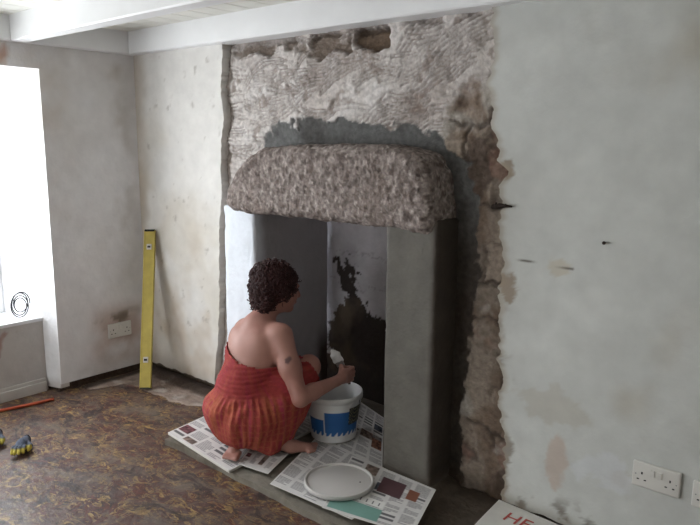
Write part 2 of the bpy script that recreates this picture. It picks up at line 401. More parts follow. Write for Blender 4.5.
# window frames and panes
def window(nm, y0, y1, z0, z1, x):
    r = struct(empty(nm, (x, (y0+y1)/2, z0)))
    bm = bmesh.new(); t = 0.045
    box(bm, x-0.05, x+0.0, y0, y0+t, z0, z1, 0.004); box(bm, x-0.05, x, y1-t, y1, z0, z1, 0.004)
    box(bm, x-0.05, x, y0+t, y1-t, z0, z0+t, 0.004); box(bm, x-0.05, x, y0+t, y1-t, z1-t, z1, 0.004)
    ym = (y0+y1)/2; zm = (z0+z1)/2
    box(bm, x-0.04, x-0.01, ym-0.012, ym+0.012, z0+t, z1-t, 0.003); box(bm, x-0.041, x-0.009, y0+t, y1-t, zm-0.015, zm+0.015, 0.003)
    child(bm_obj('window_frame', bm, M['white_wood']), r)
    bm = bmesh.new(); box(bm, x-0.028, x-0.024, y0+t-0.005, y1-t+0.005, z0+t-0.005, z1-t+0.005); child(bm_obj('glass_pane', bm, M['glass']), r)
window('window_1', 0.53, 1.505, 0.40, W1[2]+0.02, -3.84)
window('added_window_2', W2[0]-0.01, W2[1]+0.01, 0.40, W2[2]+0.02, -3.70)  # unseen window, added to give the room more daylight

# ---- stripped masonry of the back wall (with the fireplace opening), built from zones
def YP(pts, v=MAS): return [(on_y(a, b, v)[0], on_y(a, b, v)[2]) for a, b in pts]
MORTAR = YP([(262, 160), (264, 137), (280, 122), (300, 124), (330, 118), (365, 120), (400, 122), (430, 133), (452, 150), (468, 166), (478, 200), (478, 260), (473, 330), (464, 400), (460, 520), (380, 520), (380, 240)])
HOLE = YP([(356, 27), (390, 24), (391, 44), (380, 50), (358, 50), (352, 40)])
TOPDARK = YP([(224, 52), (300, 38), (352, 30), (352, 50), (330, 50), (318, 62), (300, 50), (270, 58), (250, 54), (226, 66)])
OPEN = (-2.39, -1.57, 1.10)
SCR = {}
def scratches(x, z):                          # combed strokes of the scratch coat, bundles of three to five tines
    rs = np.random.RandomState(11); st = 0.006; gx = np.arange(-2.9, -1.0, st/2); gz = np.arange(1.0, 1.9, st/2); G = np.zeros((len(gz), len(gx)))
    for b in range(95):
        cx, cz = rs.uniform(-2.75, -1.25), rs.uniform(1.3, 1.82); an = rs.normal(0.10, 0.22)+0.18*math.sin(cx*3); L = rs.uniform(0.12, 0.38); cv = rs.normal(0, 1.6); sp = rs.uniform(0.012, 0.02); dep = rs.uniform(0.5, 1.0)
        for k in range(rs.randint(2, 5)):
            t = np.linspace(-L/2, L/2*rs.uniform(0.6, 1), 160); o = (k-1.5)*sp+0.002*np.sin(t*60+k)
            px = cx+t*math.cos(an)-(o+cv*t*t)*math.sin(an); pz = cz+t*math.sin(an)+(o+cv*t*t)*math.cos(an)
            i = ((pz-gz[0])/(st/2)).round().astype(int); j = ((px-gx[0])/(st/2)).round().astype(int)
            ok = (i > 1) & (j > 1) & (i < len(gz)-2) & (j < len(gx)-2)
            for di in (-1, 0, 1):
                for dj in (-1, 0, 1): G[i[ok]+di, j[ok]+dj] = np.maximum(G[i[ok]+di, j[ok]+dj], dep*(1 if di == 0 and dj == 0 else 0.6))
    i = np.clip(((z-gz[0])/(st/2)).round().astype(int), 0, len(gz)-1); j = np.clip(((x-gx[0])/(st/2)).round().astype(int), 0, len(gx)-1)
    return np.where(z > 1.05, G[i, j], 0)
def masonry(P):
    x, z = P[:, 0], P[:, 2]
    Q = np.stack([x, 0*x, z], -1)
    wx = x+0.02*fbm(Q, 14, 4, 1)+0.012*fbm(Q, 40, 3, 4); wz = z+0.025*fbm(Q, 12, 4, 2)+0.012*fbm(Q, 45, 3, 6)
    n = fbm(Q, 4, 5, 5); nf = fbm(Q, 30, 4, 15); ng = fbm(Q, 12, 4, 18)
    # scratch coat: combed wavy grooves
    ang = 0.5*fbm(Q, 1.9, 2, 30)
    s = (z*1.0 + 0.12*fbm(Q, 2.6, 2, 31) + ang*0.10)*(2*PI/0.036)
    gro = np.clip(np.sin(s+2.2*fbm(Q, 5, 2, 34))-0.35, 0, 1)/0.65; gm = sm(-0.15, 0.25, fbm(Q*np.array([0.5, 1, 1.6]), 6, 3, 36))
    s2 = (x*0.45+z*0.9+0.1*fbm(Q, 3, 2, 44))*(2*PI/0.055); g2 = np.clip(np.sin(s2)-0.6, 0, 1)/0.4*sm(0.1, 0.35, fbm(Q, 3.5, 3, 46))
    g = np.maximum(0.35*gro*gm, scratches(x, z))
    h = -0.010*g + 0.005*nf + 0.010*ng
    c = np.ones((len(x), 3))*np.array(rgb(206, 200, 196)); c = mixc(c, rgb(178, 168, 162), sm(-0.1, 0.5, n)*0.8); c = mixc(c, rgb(220, 216, 214), sm(0.05, 0.5, ng)*0.6)
    c = mixc(c, rgb(118, 104, 96), g*0.7); c = mixc(c, rgb(128, 112, 102), sm(0.25, 0.5, fbm(Q, 26, 4, 88))*0.6)
    # right-hand strip: rough brown stone and brick with open joints
    xr = on_y(470, 130, MAS)[0]
    wx2 = wx+0.03*fbm(Q, 6, 3, 91); wz0 = wz; wz = wz+0.035*fbm(Q, 5, 3, 92)+0.01*fbm(Q, 25, 3, 93)
    right = sm(-0.02, 0.03, wx2+0.12*sm(1.65, 1.40, z)-(-1.31))
    dcol = (wz % 0.145)/0.145; row = np.floor(wz/0.145)
    jx = ((wx2+row*0.117) % 0.26)/0.26
    joint = np.maximum(sm(0.10, 0.01, np.minimum(dcol, 1-dcol)), sm(0.06, 0.0, np.minimum(jx, 1-jx)))*sm(-0.45, 0.35, fbm(Q, 8, 3, 94)); wz = wz0
    tone = _hash(row.astype(np.int64), np.floor((wx2+row*0.117)/0.26).astype(np.int64), 0*row.astype(np.int64), 5)
    cr = np.array(rgb(146, 134, 122))*(0.82+0.34*tone[:, None]); cr = mixc(cr, rgb(112, 92, 78), sm(0.0, 0.35, fbm(Q, 7, 3, 70))*0.7); cr = mixc(cr, rgb(176, 170, 162), sm(0.10, 0.4, fbm(Q, 9, 4, 71))*0.8); cr = mixc(cr, rgb(84, 70, 62), sm(0.15, 0.4, fbm(Q, 11, 4, 97))*0.8); cr = mixc(cr, rgb(140, 108, 96), sm(0.2, 0.4, fbm(Q, 6, 4, 98))*0.6)
    cr = mixc(cr, rgb(74, 64, 58), joint*0.75)
    low = sm(1.62, 1.50, wz+0.05*n)
    rm = right*np.clip(low+0.25, 0, 1)
    c = c*(1-rm[:, None])+cr*rm[:, None]
    h = h*(1-rm)+rm*(-0.014*joint+0.016*ng+0.009*nf+0.008*(tone-0.5))
    # fresh dark cement around the lintel and along the pillar
    dm = polydist(wx+0.03*fbm(Q, 20, 4, 95), wz+0.045*fbm(Q, 17, 4, 96), MORTAR); mm = sm(0.006, -0.006, dm)
    cm = np.ones((len(x), 3))*np.array(rgb(104, 104, 103)); cm = mixc(cm, rgb(80, 78, 76), sm(-0.1, 0.4, fbm(Q, 8, 4, 80))*0.9)
    cm = mixc(cm, rgb(62, 52, 44), sm(1.2, 0.9, z)*(x > -1.6)*0.8)
    c = c*(1-mm[:, None])+cm*mm[:, None]; h = h*(1-mm)+mm*(-0.006+0.004*fbm(Q, 10, 3, 81))
    h = h + 0.006*np.exp(-(dm/0.01)**2)*sm(-0.2, 0.3, ng)
    # missing lump showing brown cob
    dh = polydist(wx, wz, HOLE); hm = sm(0.004, -0.006, dh)
    c = mixc(c, rgb(104, 88, 74), hm); h = h*(1-hm) - 0.035*hm + hm*0.006*nf
    dt = polydist(wx, wz, TOPDARK); tm = sm(0.004, -0.006, dt)*sm(-0.25, 0.1, ng)
    c = mixc(c, rgb(108, 94, 82), tm*0.85); h = h-0.022*tm
    dk = sm(1.80, 1.82, wz)*sm(-0.3, 0.3, ng); h = h-0.02*dk; c = mixc(c, rgb(92, 80, 72), dk*0.7)
    bt = sm(0.12, 0.0, wz); c = mixc(c, rgb(70, 56, 44), bt*0.8)
    # left groove by the plaster
    lg = sm(0.035, 0.015, wx-LEFT_EDGE(z)); c = mixc(c, rgb(150, 138, 130), lg*0.7); h = h-0.012*lg
    return c, h
# edges of the surviving plaster (x as a function of height)
_L = [(222, 50), (221, 90), (223, 120), (221, 150), (220, 172), (222, 190), (219, 230), (219, 300), (217, 340), (215, 385)]
_R = [(493, 10), (495, 60), (488, 85), (493, 105), (495, 135), (497, 160), (511, 172), (498, 186), (500, 200), (498, 230), (502, 262), (499, 300), (501, 340), (500, 372), (499, 400), (503, 440), (506, 468), (501, 490), (500, 505)]
def edge_fn(pts, seed, amp):
    w_ = sorted([(on_y(a, b, YB)[2], on_y(a, b, YB)[0]) for a, b in pts]); zs = np.array([q[0] for q in w_]); xs = np.array([q[1] for q in w_])
    def f(z):
        z = np.asarray(z, float); q = np.stack([0*z, 0*z, z], -1)
        return np.interp(z, zs, xs)+amp*fbm(q, 14, 4, seed)+amp*0.6*fbm(q, 55, 3, seed+9)
    return f
LEFT_EDGE = edge_fn(_L, 51, 0.012); RIGHT_EDGE = edge_fn(_R, 52, 0.022)
bw_ = struct(empty('wall_back', (-1.2, YB, 0)))
def masonry_mesh():
    st = 0.006; xs = np.arange(-2.86, -0.95, st); zs = np.arange(-0.02, 1.90, st)
    X, Z = np.meshgrid(xs, zs); P = np.stack([X, 0*X+MAS, Z], -1); sh = P.shape; Pf = P.reshape(-1, 3)
    c, h = masonry(Pf); Pf = Pf.copy(); Pf[:, 1] -= h
    V, F = gridmesh(Pf.reshape(sh)); ctr = V[F].mean(1)
    keep = ~((ctr[:, 0] > OPEN[0]) & (ctr[:, 0] < OPEN[1]) & (ctr[:, 2] < OPEN[2]))
    return mesh_obj('stripped_masonry', V, F[keep], M['masonry'], col=c, smooth=True)
mo = masonry_mesh(); child(mo, bw_)
# plaster sheets either side
def plaster_back_left(p):
    n1 = fbm(p, 2, 4, 13); n2 = fbm(p, 6, 5, 19); n3 = fbm(p, 3, 4, 23); x, z = p[:, 0], p[:, 2]
    c = np.ones((len(p), 3))*np.array(rgb(220, 218, 214)); c = mixc(c, rgb(204, 197, 184), sm(0.0, 0.5, n1)*0.7); c = mixc(c, rgb(228, 226, 222), sm(0, 0.5, n2)*0.6)
    c = mixc(c, rgb(170, 148, 118), sm(0.1, 0.5, n3)*sm(1.1, 0.6, z)*0.6)
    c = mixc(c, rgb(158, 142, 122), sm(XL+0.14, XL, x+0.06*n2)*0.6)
    c = mixc(c, rgb(120, 104, 90), sm(0.16, 0.05, z+0.05*n2)*0.5)
    fl = sm(0.40, 0.62, fbm(p, 22, 4, 90)); c = mixc(c, rgb(130, 120, 106), fl*0.45)
    return c
def plaster_back_right(p):
    n1 = fbm(p, 1.6, 4, 113); n2 = fbm(p, 6, 5, 119); n3 = fbm(p, 2.4, 5, 123); x, z = p[:, 0], p[:, 2]
    c = np.ones((len(p), 3))*np.array(rgb(198, 200, 196)); c = mixc(c, rgb(182, 181, 173), sm(0.0, 0.5, n1)*0.7); c = mixc(c, rgb(210, 212, 208), sm(0, 0.5, n2)*0.5)
    c = mixc(c, rgb(172, 162, 142), sm(0.12, 0.5, n3)*0.5)
    def blob(px, py, rx, rz, col, a, s=0.35):
        q = on_y(px, py, YB); pq = p+np.array((px*0.37, 0, py*0.11)); d = np.hypot((x-q[0]+0.9*rx*fbm(pq, 11, 4, 201))/rx, (z-q[2]+0.9*rz*fbm(pq, 11, 4, 202))/rz)+0.8*fbm(pq, 26, 4, 200); return mixc(c, col, sm(1.1, 0.75, d)*a)
    c = blob(508, 282, 0.035, 0.05, rgb(150, 136, 120), 0.9); c = blob(555, 462, 0.035, 0.085, rgb(190, 168, 152), 0.6)
    c = blob(508, 170, 0.03, 0.03, rgb(150, 138, 122), 0.9); c = blob(560, 268, 0.05, 0.03, rgb(188, 176, 152), 0.5)
    c = blob(545, 410, 0.14, 0.07, rgb(182, 177, 164), 0.5); c = blob(504, 450, 0.03, 0.06, rgb(120, 108, 94), 0.7); c = blob(620, 478, 0.03, 0.04, rgb(176, 168, 154), 0.5); c = blob(592, 468, 0.11, 0.06, rgb(208, 211, 214), 0.55)
    c = mixc(c, rgb(104, 92, 80), sm(0.16, 0.06, z)*sm(0.12, 0.35, fbm(p, 20, 4, 140))*0.8); c = mixc(c, rgb(112, 98, 86), sm(0.06, 0.0, x-RIGHT_EDGE(z))*sm(0.05, 0.35, fbm(p, 22, 4, 141))*sm(1.0, 0.5, z)*0.8)
    e = x-RIGHT_EDGE(z); c = mixc(c, rgb(160, 146, 128), sm(0.03, 0.0, e+0.01*n2)*0.6)
    c = mixc(c, rgb(128, 116, 100), sm(0.09, 0.02, z+0.03*n2)*0.6)
    # hair crack
    q = on_y(515, 259, YB); ck = sm(0.003, 0.0005, np.abs(z-q[2]+0.05*(x-q[0])+0.003*n2))*((x > q[0]) & (x < q[0]+0.22)); c = mixc(c, rgb(110, 104, 95), ck)
    return c
def plaster_sheet(xa, xb, z0, z1, fn, nx, nz, back=0.06):
    zs = np.linspace(z0, z1, nz); T = np.linspace(0, 1, nx)
    a = xa(zs) if callable(xa) else np.full(nz, xa); b = xb(zs) if callable(xb) else np.full(nz, xb)
    X = a[:, None]+(b-a)[:, None]*T[None]; Z = np.repeat(zs[:, None], nx, 1); P = np.stack([X, 0*X+YB, Z], -1)
    q = P.copy(); q[..., 1] = 0; P[..., 1] += fbm(q, 2.5, 4, 61)*0.004
    # bottom edge ragged
    P[0, :, 2] += 0.015*fbm(q[0], 15, 3, 62)
    V, F = slab_from_grid(P, (0, back, 0)); return mesh_obj('plaster', V, F, M['plaster'], col=fn(V))
child(plaster_sheet(XL-0.02, LEFT_EDGE, 0.055, 1.86, plaster_back_left, 70, 200), bw_)
child(plaster_sheet(RIGHT_EDGE, XR+0.1, 0.03, 1.86, plaster_back_right, 240, 260), bw_)
bm = bmesh.new(); box(bm, XL-0.3, -2.84, YB+0.055, YB+0.2, -0.05, 2.1); box(bm, -0.97, XR+0.3, YB+0.055, YB+0.2, -0.05, 2.1); box(bm, -2.84, -0.97, YB+0.10, YB+0.2, 1.25, 2.1)
o = fill_col(bm_obj('rubble_core', bm, M['masonry']), lambda p: np.ones((len(p), 3))*np.array(rgb(92, 78, 66))); child(o, bw_)
# left wall's own rubble below the plaster
bm = bmesh.new(); box(bm, XL-0.3, XL-0.02, YC-0.0, YB+0.2, -0.05, 0.06)
child(fill_col(bm_obj('rubble_core', bm, M['masonry']), lambda p: np.ones((len(p), 3))*np.array(rgb(80, 66, 56))), lw)

# ---- unseen walls that close the room
bm = bmesh.new(); box(bm, XR, XR+0.2, YF-0.2, YB+0.2, 0, 2.0); struct(fill_col(bm_obj('wall_right', bm, M['plaster']), lambda p: np.ones((len(p), 3))*np.array(rgb(225, 222, 214))))
bm = bmesh.new(); 
box(bm, XL-0.3, -3.35, YF-0.2, YF, 0, 2.0); box(bm, -2.65, XR+0.2, YF-0.2, YF, 0, 2.0); box(bm, -3.35, -2.65, YF-0.2, YF, 1.73, 2.0); box(bm, -3.35, -2.65, YF-0.2, YF, 0, 0.48)
struct(fill_col(bm_obj('wall_front', bm, M['plaster']), lambda p: np.ones((len(p), 3))*np.array(rgb(180, 172, 160))))

bm = bmesh.new()
for a in ((-3.35, -3.305, .48, 1.73), (-2.695, -2.65, .48, 1.73), (-3.305, -2.695, .48, .525), (-3.305, -2.695, 1.685, 1.73), (-3.305, -2.695, 1.09, 1.12)): box(bm, a[0], a[1], YF-0.14, YF-0.09, a[2], a[3], 0.003)
r = struct(empty('added_window_3', (-3.0, YF-0.1, 0.48))); child(bm_obj('window_frame', bm, M['white_wood']), r)  # unseen window behind the camera, added and sized to brighten the left wall
bm = bmesh.new(); box(bm, -3.31, -2.69, YF-0.117, YF-0.113, .52, 1.69); child(bm_obj('glass_pane', bm, M['glass']), r)
# ---- ceiling beams and wall plate
def beam(x0, x1, y0, y1, z0, z1, seed):
    n = 90
    if x1-x0 > y1-y0:
        prof = [(y0, z1), (y0, z0+0.006), (y0+0.006, z0), (y1-0.006, z0), (y1, z0+0.006), (y1, z1)]
        t = np.linspace(x0, x1, n); P = np.array([[(a, b[0], b[1]) for b in prof] for a in t])
    else:
        prof = [(x0, z1), (x0, z0+0.006), (x0+0.006, z0), (x1-0.006, z0), (x1, z0+0.006), (x1, z1)]
        t = np.linspace(y0, y1, n); P = np.array([[(b[0], a, b[1]) for b in prof] for a in t])
    d = fbm(P, 2.2, 3, seed)*0.004; P[..., 1] += d; P[:, 1:5, 2] += d[:, 1:5]*0.8
    V, F = gridmesh(P); m_, k = P.shape[:2]; F = [tuple(f) for f in F]; idx = np.arange(m_*k).reshape(m_, k)
    for i in range(m_-1): F.append((idx[i, 0], idx[i+1, 0], idx[i+1, -1], idx[i, -1]))
    F.append(tuple(idx[0])); F.append(tuple(idx[-1][::-1]))
    return mesh_obj('ceiling_beam', V, F, M['white_wood'])
tag(beam(-3.44, XR, 2.115, YB+0.09, 1.835, ZC, 1), 'white painted timber beam running along the top of the fireplace wall', 'beam')
tag(beam(-3.44, XR, 1.485, 1.565, 1.838, ZC, 2), 'white painted ceiling beam crossing the upper left corner above the window', 'beam')
p_ = beam(XL-0.06, -3.442, YF, YB+0.05, 1.838, ZC, 3); p_.name = 'wall_plate'; tag(p_, 'white painted wall plate along the top of the left wall', 'beam')

# ---- fireplace: interior, jamb, pillar, lintel
YFR = 2.07
SOOT = [(on_y(a, b, 2.62)[0], on_y(a, b, 2.62)[2]) for a, b in [(334, 262), (348, 258), (356, 268), (354, 290), (366, 300), (374, 318), (392, 322), (400, 540), (300, 540), (318, 390), (328, 345), (331, 312), (345, 305), (342, 280)]]
def chimney_back(p):
    x, z = p[:, 0], p[:, 2]; Q = np.stack([x, 0*x, z], -1)
    wx = x+0.07*fbm(Q, 14, 4, 1)+0.05*fbm(Q, 50, 3, 2); wz = z+0.06*fbm(Q, 14, 4, 3)+0.05*fbm(Q, 50, 3, 4)
    c = np.ones((len(p), 3))*np.array(rgb(172, 170, 174)); c = mixc(c, rgb(140, 136, 138), sm(0, 0.5, fbm(Q, 4, 4, 7))*0.8)
    j = (wz % 0.16)/0.16; c = mixc(c, rgb(120, 116, 116), sm(0.05, 0.0, np.minimum(j, 1-j))*0.5)
    s = sm(0.004, -0.004, polydist(wx, wz, SOOT)); sc = np.ones((len(p), 3))*np.array(rgb(46, 38, 34)); sc = mixc(sc, rgb(78, 66, 54), sm(0, 0.45, fbm(Q, 6, 4, 9)))
    return c*(1-s[:, None])+sc*s[:, None]
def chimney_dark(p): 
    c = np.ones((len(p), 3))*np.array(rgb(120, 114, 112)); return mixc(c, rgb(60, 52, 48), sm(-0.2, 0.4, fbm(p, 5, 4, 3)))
o = wall_patch('fireplace_back', 'y', 2.62, -2.45, -1.5, 0.0, 1.45, 0.008, (0, 0.08, 0), chimney_back, M['render'], amp=0.02); child(o, bw_)
bm = bmesh.new(); box(bm, -1.568, -1.48, 2.285, 2.64, 0, 1.45); o = fill_col(bm_obj('fireplace_cheek', bm, M['masonry']), chimney_dark); child(o, bw_)
bm = bmesh.new(); box(bm, -2.7, -1.3, 2.28, 2.7, 1.42, 1.5); box(bm, -2.38, -1.57, 2.26, 2.32, 1.2, 1.45); o = fill_col(bm_obj('chimney_throat', bm, M['masonry']), chimney_dark); child(o, bw_)

def rough_block(name, x0, x1, y0, y1, z0, z1, fn, m, amp=0.006, rnd=0.012, h=0.011, seed=0, bulge=0.0):
    s = SDF((x0-0.04, y0-0.04, z0-0.03), (x1+0.04, y1+0.04, z1+0.04), h)
    sl, P = s._box(s.lo, s.lo+s.n*h)
    c = np.array([(x0+x1)/2, (y0+y1)/2, (z0+z1)/2]); hs = np.array([(x1-x0)/2, (y1-y0)/2, (z1-z0)/2])-rnd
    q = np.abs(P-c)-hs; d = np.linalg.norm(np.maximum(q, 0), axis=-1)+np.minimum(q.max(-1), 0)-rnd
    s.F[sl] = d - amp*fbm(P, 6, 3, seed) - amp*0.5*fbm(P, 22, 2, seed+5)
    V, F = s.mesh(); V[:, 2] = np.clip(V[:, 2], z0, z1); return mesh_obj(name, V, F, m, col=fn(V), smooth=True)
def lime(p):
    n = fbm(p, 5, 4, 31); c = np.ones((len(p), 3))*np.array(rgb(232, 238, 246)); c = mixc(c, rgb(208, 214, 222), sm(0.05, 0.5, n)*0.6)
    ins = sm(YFR+0.04, YFR+0.10, p[:, 1]+0.02*n); c = mixc(c, rgb(168, 166, 170), ins*0.95)  # inner face greyed in the colour, standing in for its shade
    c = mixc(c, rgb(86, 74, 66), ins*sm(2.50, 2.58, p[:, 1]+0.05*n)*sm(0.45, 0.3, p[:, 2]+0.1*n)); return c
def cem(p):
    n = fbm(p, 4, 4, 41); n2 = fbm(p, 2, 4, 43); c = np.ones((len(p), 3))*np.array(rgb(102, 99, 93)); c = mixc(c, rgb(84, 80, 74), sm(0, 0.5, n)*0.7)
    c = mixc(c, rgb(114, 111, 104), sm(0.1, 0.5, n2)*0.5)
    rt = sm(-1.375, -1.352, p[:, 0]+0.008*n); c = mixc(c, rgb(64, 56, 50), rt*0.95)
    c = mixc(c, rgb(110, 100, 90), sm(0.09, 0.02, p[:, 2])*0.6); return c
jamb = rough_block('fireplace_jamb', -2.605, -2.38, YFR+0.01, 2.60, 0.0, 1.065, lime, M['limewash'], seed=3)
tag(jamb, 'white limewashed left jamb holding up the left end of the stone lintel', 'pillar')
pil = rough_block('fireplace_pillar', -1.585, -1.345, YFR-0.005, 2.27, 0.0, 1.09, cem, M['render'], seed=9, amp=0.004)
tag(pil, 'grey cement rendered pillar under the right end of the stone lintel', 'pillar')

LINT = [(on_y(a, b, 2.045+0.12*float(sm(415, 445, a)))[0], on_y(a, b, 2.045+0.12*float(sm(415, 445, a)))[2]) for a, b in [(226, 187), (233, 172), (245, 157), (260, 147), (290, 144), (340, 145), (383, 145), (402, 149), (418, 155), (438, 163), (445, 175), (448, 195), (450, 216), (447, 229), (440, 233), (400, 230), (360, 226), (320, 222), (280, 217), (245, 214), (230, 211), (223, 203)]]
def make_lintel():
    h = 0.0065; s = SDF((-2.72, 1.96, 0.98), (-1.18, 2.34, 1.42), h); sl, P = s._box(s.lo, s.lo+s.n*h)
    d2 = polydist(P[:, 0, :, 0], P[:, 0, :, 2], LINT)[:, None, :]+0.025; dy = np.abs(P[..., 1]-2.165)-(0.13-0.045)
    bul = 0.0
    a = np.maximum(d2+0.02, 0); b = np.maximum(dy, 0)
    d = np.sqrt(a*a+b*b)+np.minimum(np.maximum(d2+0.02+0*dy, dy+0*d2), 0)-0.045
    s.F[sl] = d - 0.008*fbm(P, 6, 3, 4) - 0.009*fbm(P, 42, 3, 8)
    V, F = s.mesh()
    n = fbm(V, 45, 3, 1); c = np.ones((len(V), 3))*np.array(rgb(138, 127, 122)); c = mixc(c, rgb(92, 80, 75), sm(-0.1, 0.35, n)*0.8); c = mixc(c, rgb(176, 166, 160), sm(0.05, 0.4, fbm(V, 75, 2, 6))*0.7)
    c = mixc(c, rgb(120, 106, 98), sm(0.05, 0.5, fbm(V, 5, 3, 12))*0.35)
    return mesh_obj('stone_lintel', V, F, M['stone'], col=c, smooth=True)
tag(make_lintel(), 'long rough pink-grey granite lintel spanning the fireplace opening', 'lintel')

# ---- hearth slab and bare concrete strips
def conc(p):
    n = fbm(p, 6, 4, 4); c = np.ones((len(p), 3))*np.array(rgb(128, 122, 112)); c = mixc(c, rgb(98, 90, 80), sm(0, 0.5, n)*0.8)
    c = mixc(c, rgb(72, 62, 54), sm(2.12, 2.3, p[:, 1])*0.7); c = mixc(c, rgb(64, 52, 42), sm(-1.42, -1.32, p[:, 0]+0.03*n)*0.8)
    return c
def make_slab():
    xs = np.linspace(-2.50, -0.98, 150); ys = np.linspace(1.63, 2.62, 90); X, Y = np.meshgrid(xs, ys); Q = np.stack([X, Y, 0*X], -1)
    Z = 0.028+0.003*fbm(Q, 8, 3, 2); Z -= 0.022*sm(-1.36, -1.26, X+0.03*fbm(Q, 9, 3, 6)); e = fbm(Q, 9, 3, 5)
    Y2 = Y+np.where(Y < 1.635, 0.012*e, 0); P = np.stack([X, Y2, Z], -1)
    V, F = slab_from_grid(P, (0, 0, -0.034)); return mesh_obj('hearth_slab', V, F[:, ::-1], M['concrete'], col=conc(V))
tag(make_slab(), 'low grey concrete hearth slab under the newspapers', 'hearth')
def strip_poly():
    xs = np.linspace(-3.47, -2.63, 110); ys = np.linspace(1.66, 2.20, 80); X, Y = np.meshgrid(xs, ys); Q = np.stack([X, Y, 0*X], -1)
    bd = 1.93+0.05*fbm(Q, 5, 4, 8)+0.02*fbm(Q, 25, 3, 9)+0.10*sm(-2.95, -2.7, X)-0.16*sm(-3.33, -3.42, X)*1.2
    Z = np.where(Y > bd, 0.006+0.004*fbm(Q, 10, 4, 3), -0.004); Z += 0.012*sm(2.10, 2.17, Y+0.02*fbm(Q, 12, 3, 44)); P = np.stack([X, Y, Z], -1)
    n = fbm(Q.reshape(-1, 3), 5, 4, 14); c = np.ones((n.size, 3))*np.array(rgb(150, 134, 124)); c = mixc(c, rgb(116, 100, 90), sm(-0.05, 0.4, n)*0.9); c = mixc(c, rgb(175, 168, 160), sm(0.1, 0.4, fbm(Q.reshape(-1, 3), 11, 3, 15))*0.6)
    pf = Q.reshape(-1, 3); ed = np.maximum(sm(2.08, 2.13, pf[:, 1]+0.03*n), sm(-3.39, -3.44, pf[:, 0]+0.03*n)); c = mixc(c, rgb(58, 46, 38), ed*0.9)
    V, F = gridmesh(P); o = mesh_obj('screed_strip', V, F, M['concrete'], col=c, smooth=True); return o
tag(strip_poly(), 'bare pinkish concrete screed strip in the corner behind the patterned floor', 'screed', kind='stuff')

# ================================================================== THINGS
# ---- sockets
def make_socket(label, center, normal_axis):
    r = empty('wall_socket', center)
    bm = bmesh.new(); box(bm, -0.073, 0.073, -0.011, 0.0, -0.043, 0.043, 0.005, seg=3)
    bp = bm_obj('face_plate', bm, M['socket'], r, True)
    for s in (-1, 1):
        bm = bmesh.new(); box(bm, s*0.011-0.0075, s*0.011+0.0075, -0.0145, -0.010, 0.004, 0.026, 0.002); bm_obj('switch', bm, M['socket'], r)
        for dx, dz, w_, h_ in ((0, 0.012, 0.0022, 0.0042), (-0.011, -0.010, 0.0036, 0.002), (0.011, -0.010, 0.0036, 0.002)):
            bm = bmesh.new(); box(bm, s*0.043+dx-w_, s*0.043+dx+w_, -0.0118, -0.0105, -0.006+dz-h_, -0.006+dz+h_); bm_obj('pin_hole', bm, M['black'], r)
        bm = bmesh.new(); box(bm, s*0.062-0.002, s*0.062+0.002, -0.0122, -0.0105, -0.002, 0.002, 0.0008); bm_obj('screw', bm, M['steel'], r)
    if normal_axis == 'x': r.rotation_euler = (0, 0, PI/2)
    tag(r, label, 'socket', 'white double wall sockets'); return r
make_socket('white double socket on the fireplace wall at the lower right', (-0.547, YB-0.002, 0.313), 'y')
make_socket('white double socket in the window wall left of the yellow level', (XL+0.003, 1.99, 0.283), 'x')
make_socket('white socket cut off by the right edge of the photo', (-0.366, YB-0.002, 0.305), 'y')

# ---- spirit level leaning in the corner
a = Vector((-3.155, 1.945, 0.012)); b = Vector((-3.335, 2.135, 0.868)); ax = (b-a).normalized(); L_ = (b-a).length
wdir = Vector((0.76, 0.65, 0)); wdir = (wdir-ax*wdir.dot(ax)).normalized(); tdir = ax.cross(wdir).normalized()
mt = Matrix((( wdir.x, tdir.x, ax.x, a.x), (wdir.y, tdir.y, ax.y, a.y), (wdir.z, tdir.z, ax.z, a.z), (0, 0, 0, 1)))
lv = empty('spirit_level'); lv.matrix_world = mt
bm = bmesh.new(); box(bm, -0.027, 0.027, -0.010, 0.010, 0.004, L_-0.004, 0.003)
for s in (-1, 1): box(bm, s*0.027-0.004, s*0.027+0.004, -0.012, 0.012, 0.004, L_-0.004, 0.002)
o = bm_obj('level_body', bm, M['yellow_metal'], lv); fill_col(o, lambda p: np.ones((len(p), 3))*np.array(rgb(178, 160, 74)))
for zc in (L_-0.10, 0.16):
    bm = bmesh.new(); box(bm, -0.014, 0.014, -0.0145, 0.0145, zc-0.016, zc+0.016, 0.003); bm_obj('label_plate', bm, M['plastic'], lv)
    bm = bmesh.new(); box(bm, -0.009, 0.009, -0.016, 0.016, zc-0.006, zc+0.006, 0.002); bm_obj('vial', bm, M['black'], lv)
bm = bmesh.new(); box(bm, -0.029, 0.029, -0.0135, 0.0135, L_-0.012, L_, 0.003); bm_obj('end_cap', bm, M['black'], lv)
bm = bmesh.new(); box(bm, -0.029, 0.029, -0.0135, 0.0135, 0, 0.008, 0.003); bm_obj('end_cap', bm, M['yellow_metal'], lv); fill_col(bpy.data.objects[lv.children[-1].name], lambda p: np.ones((len(p), 3))*np.array(rgb(170, 150, 60)))
tag(lv, 'yellow spirit level leaning upright in the corner of the room', 'level')

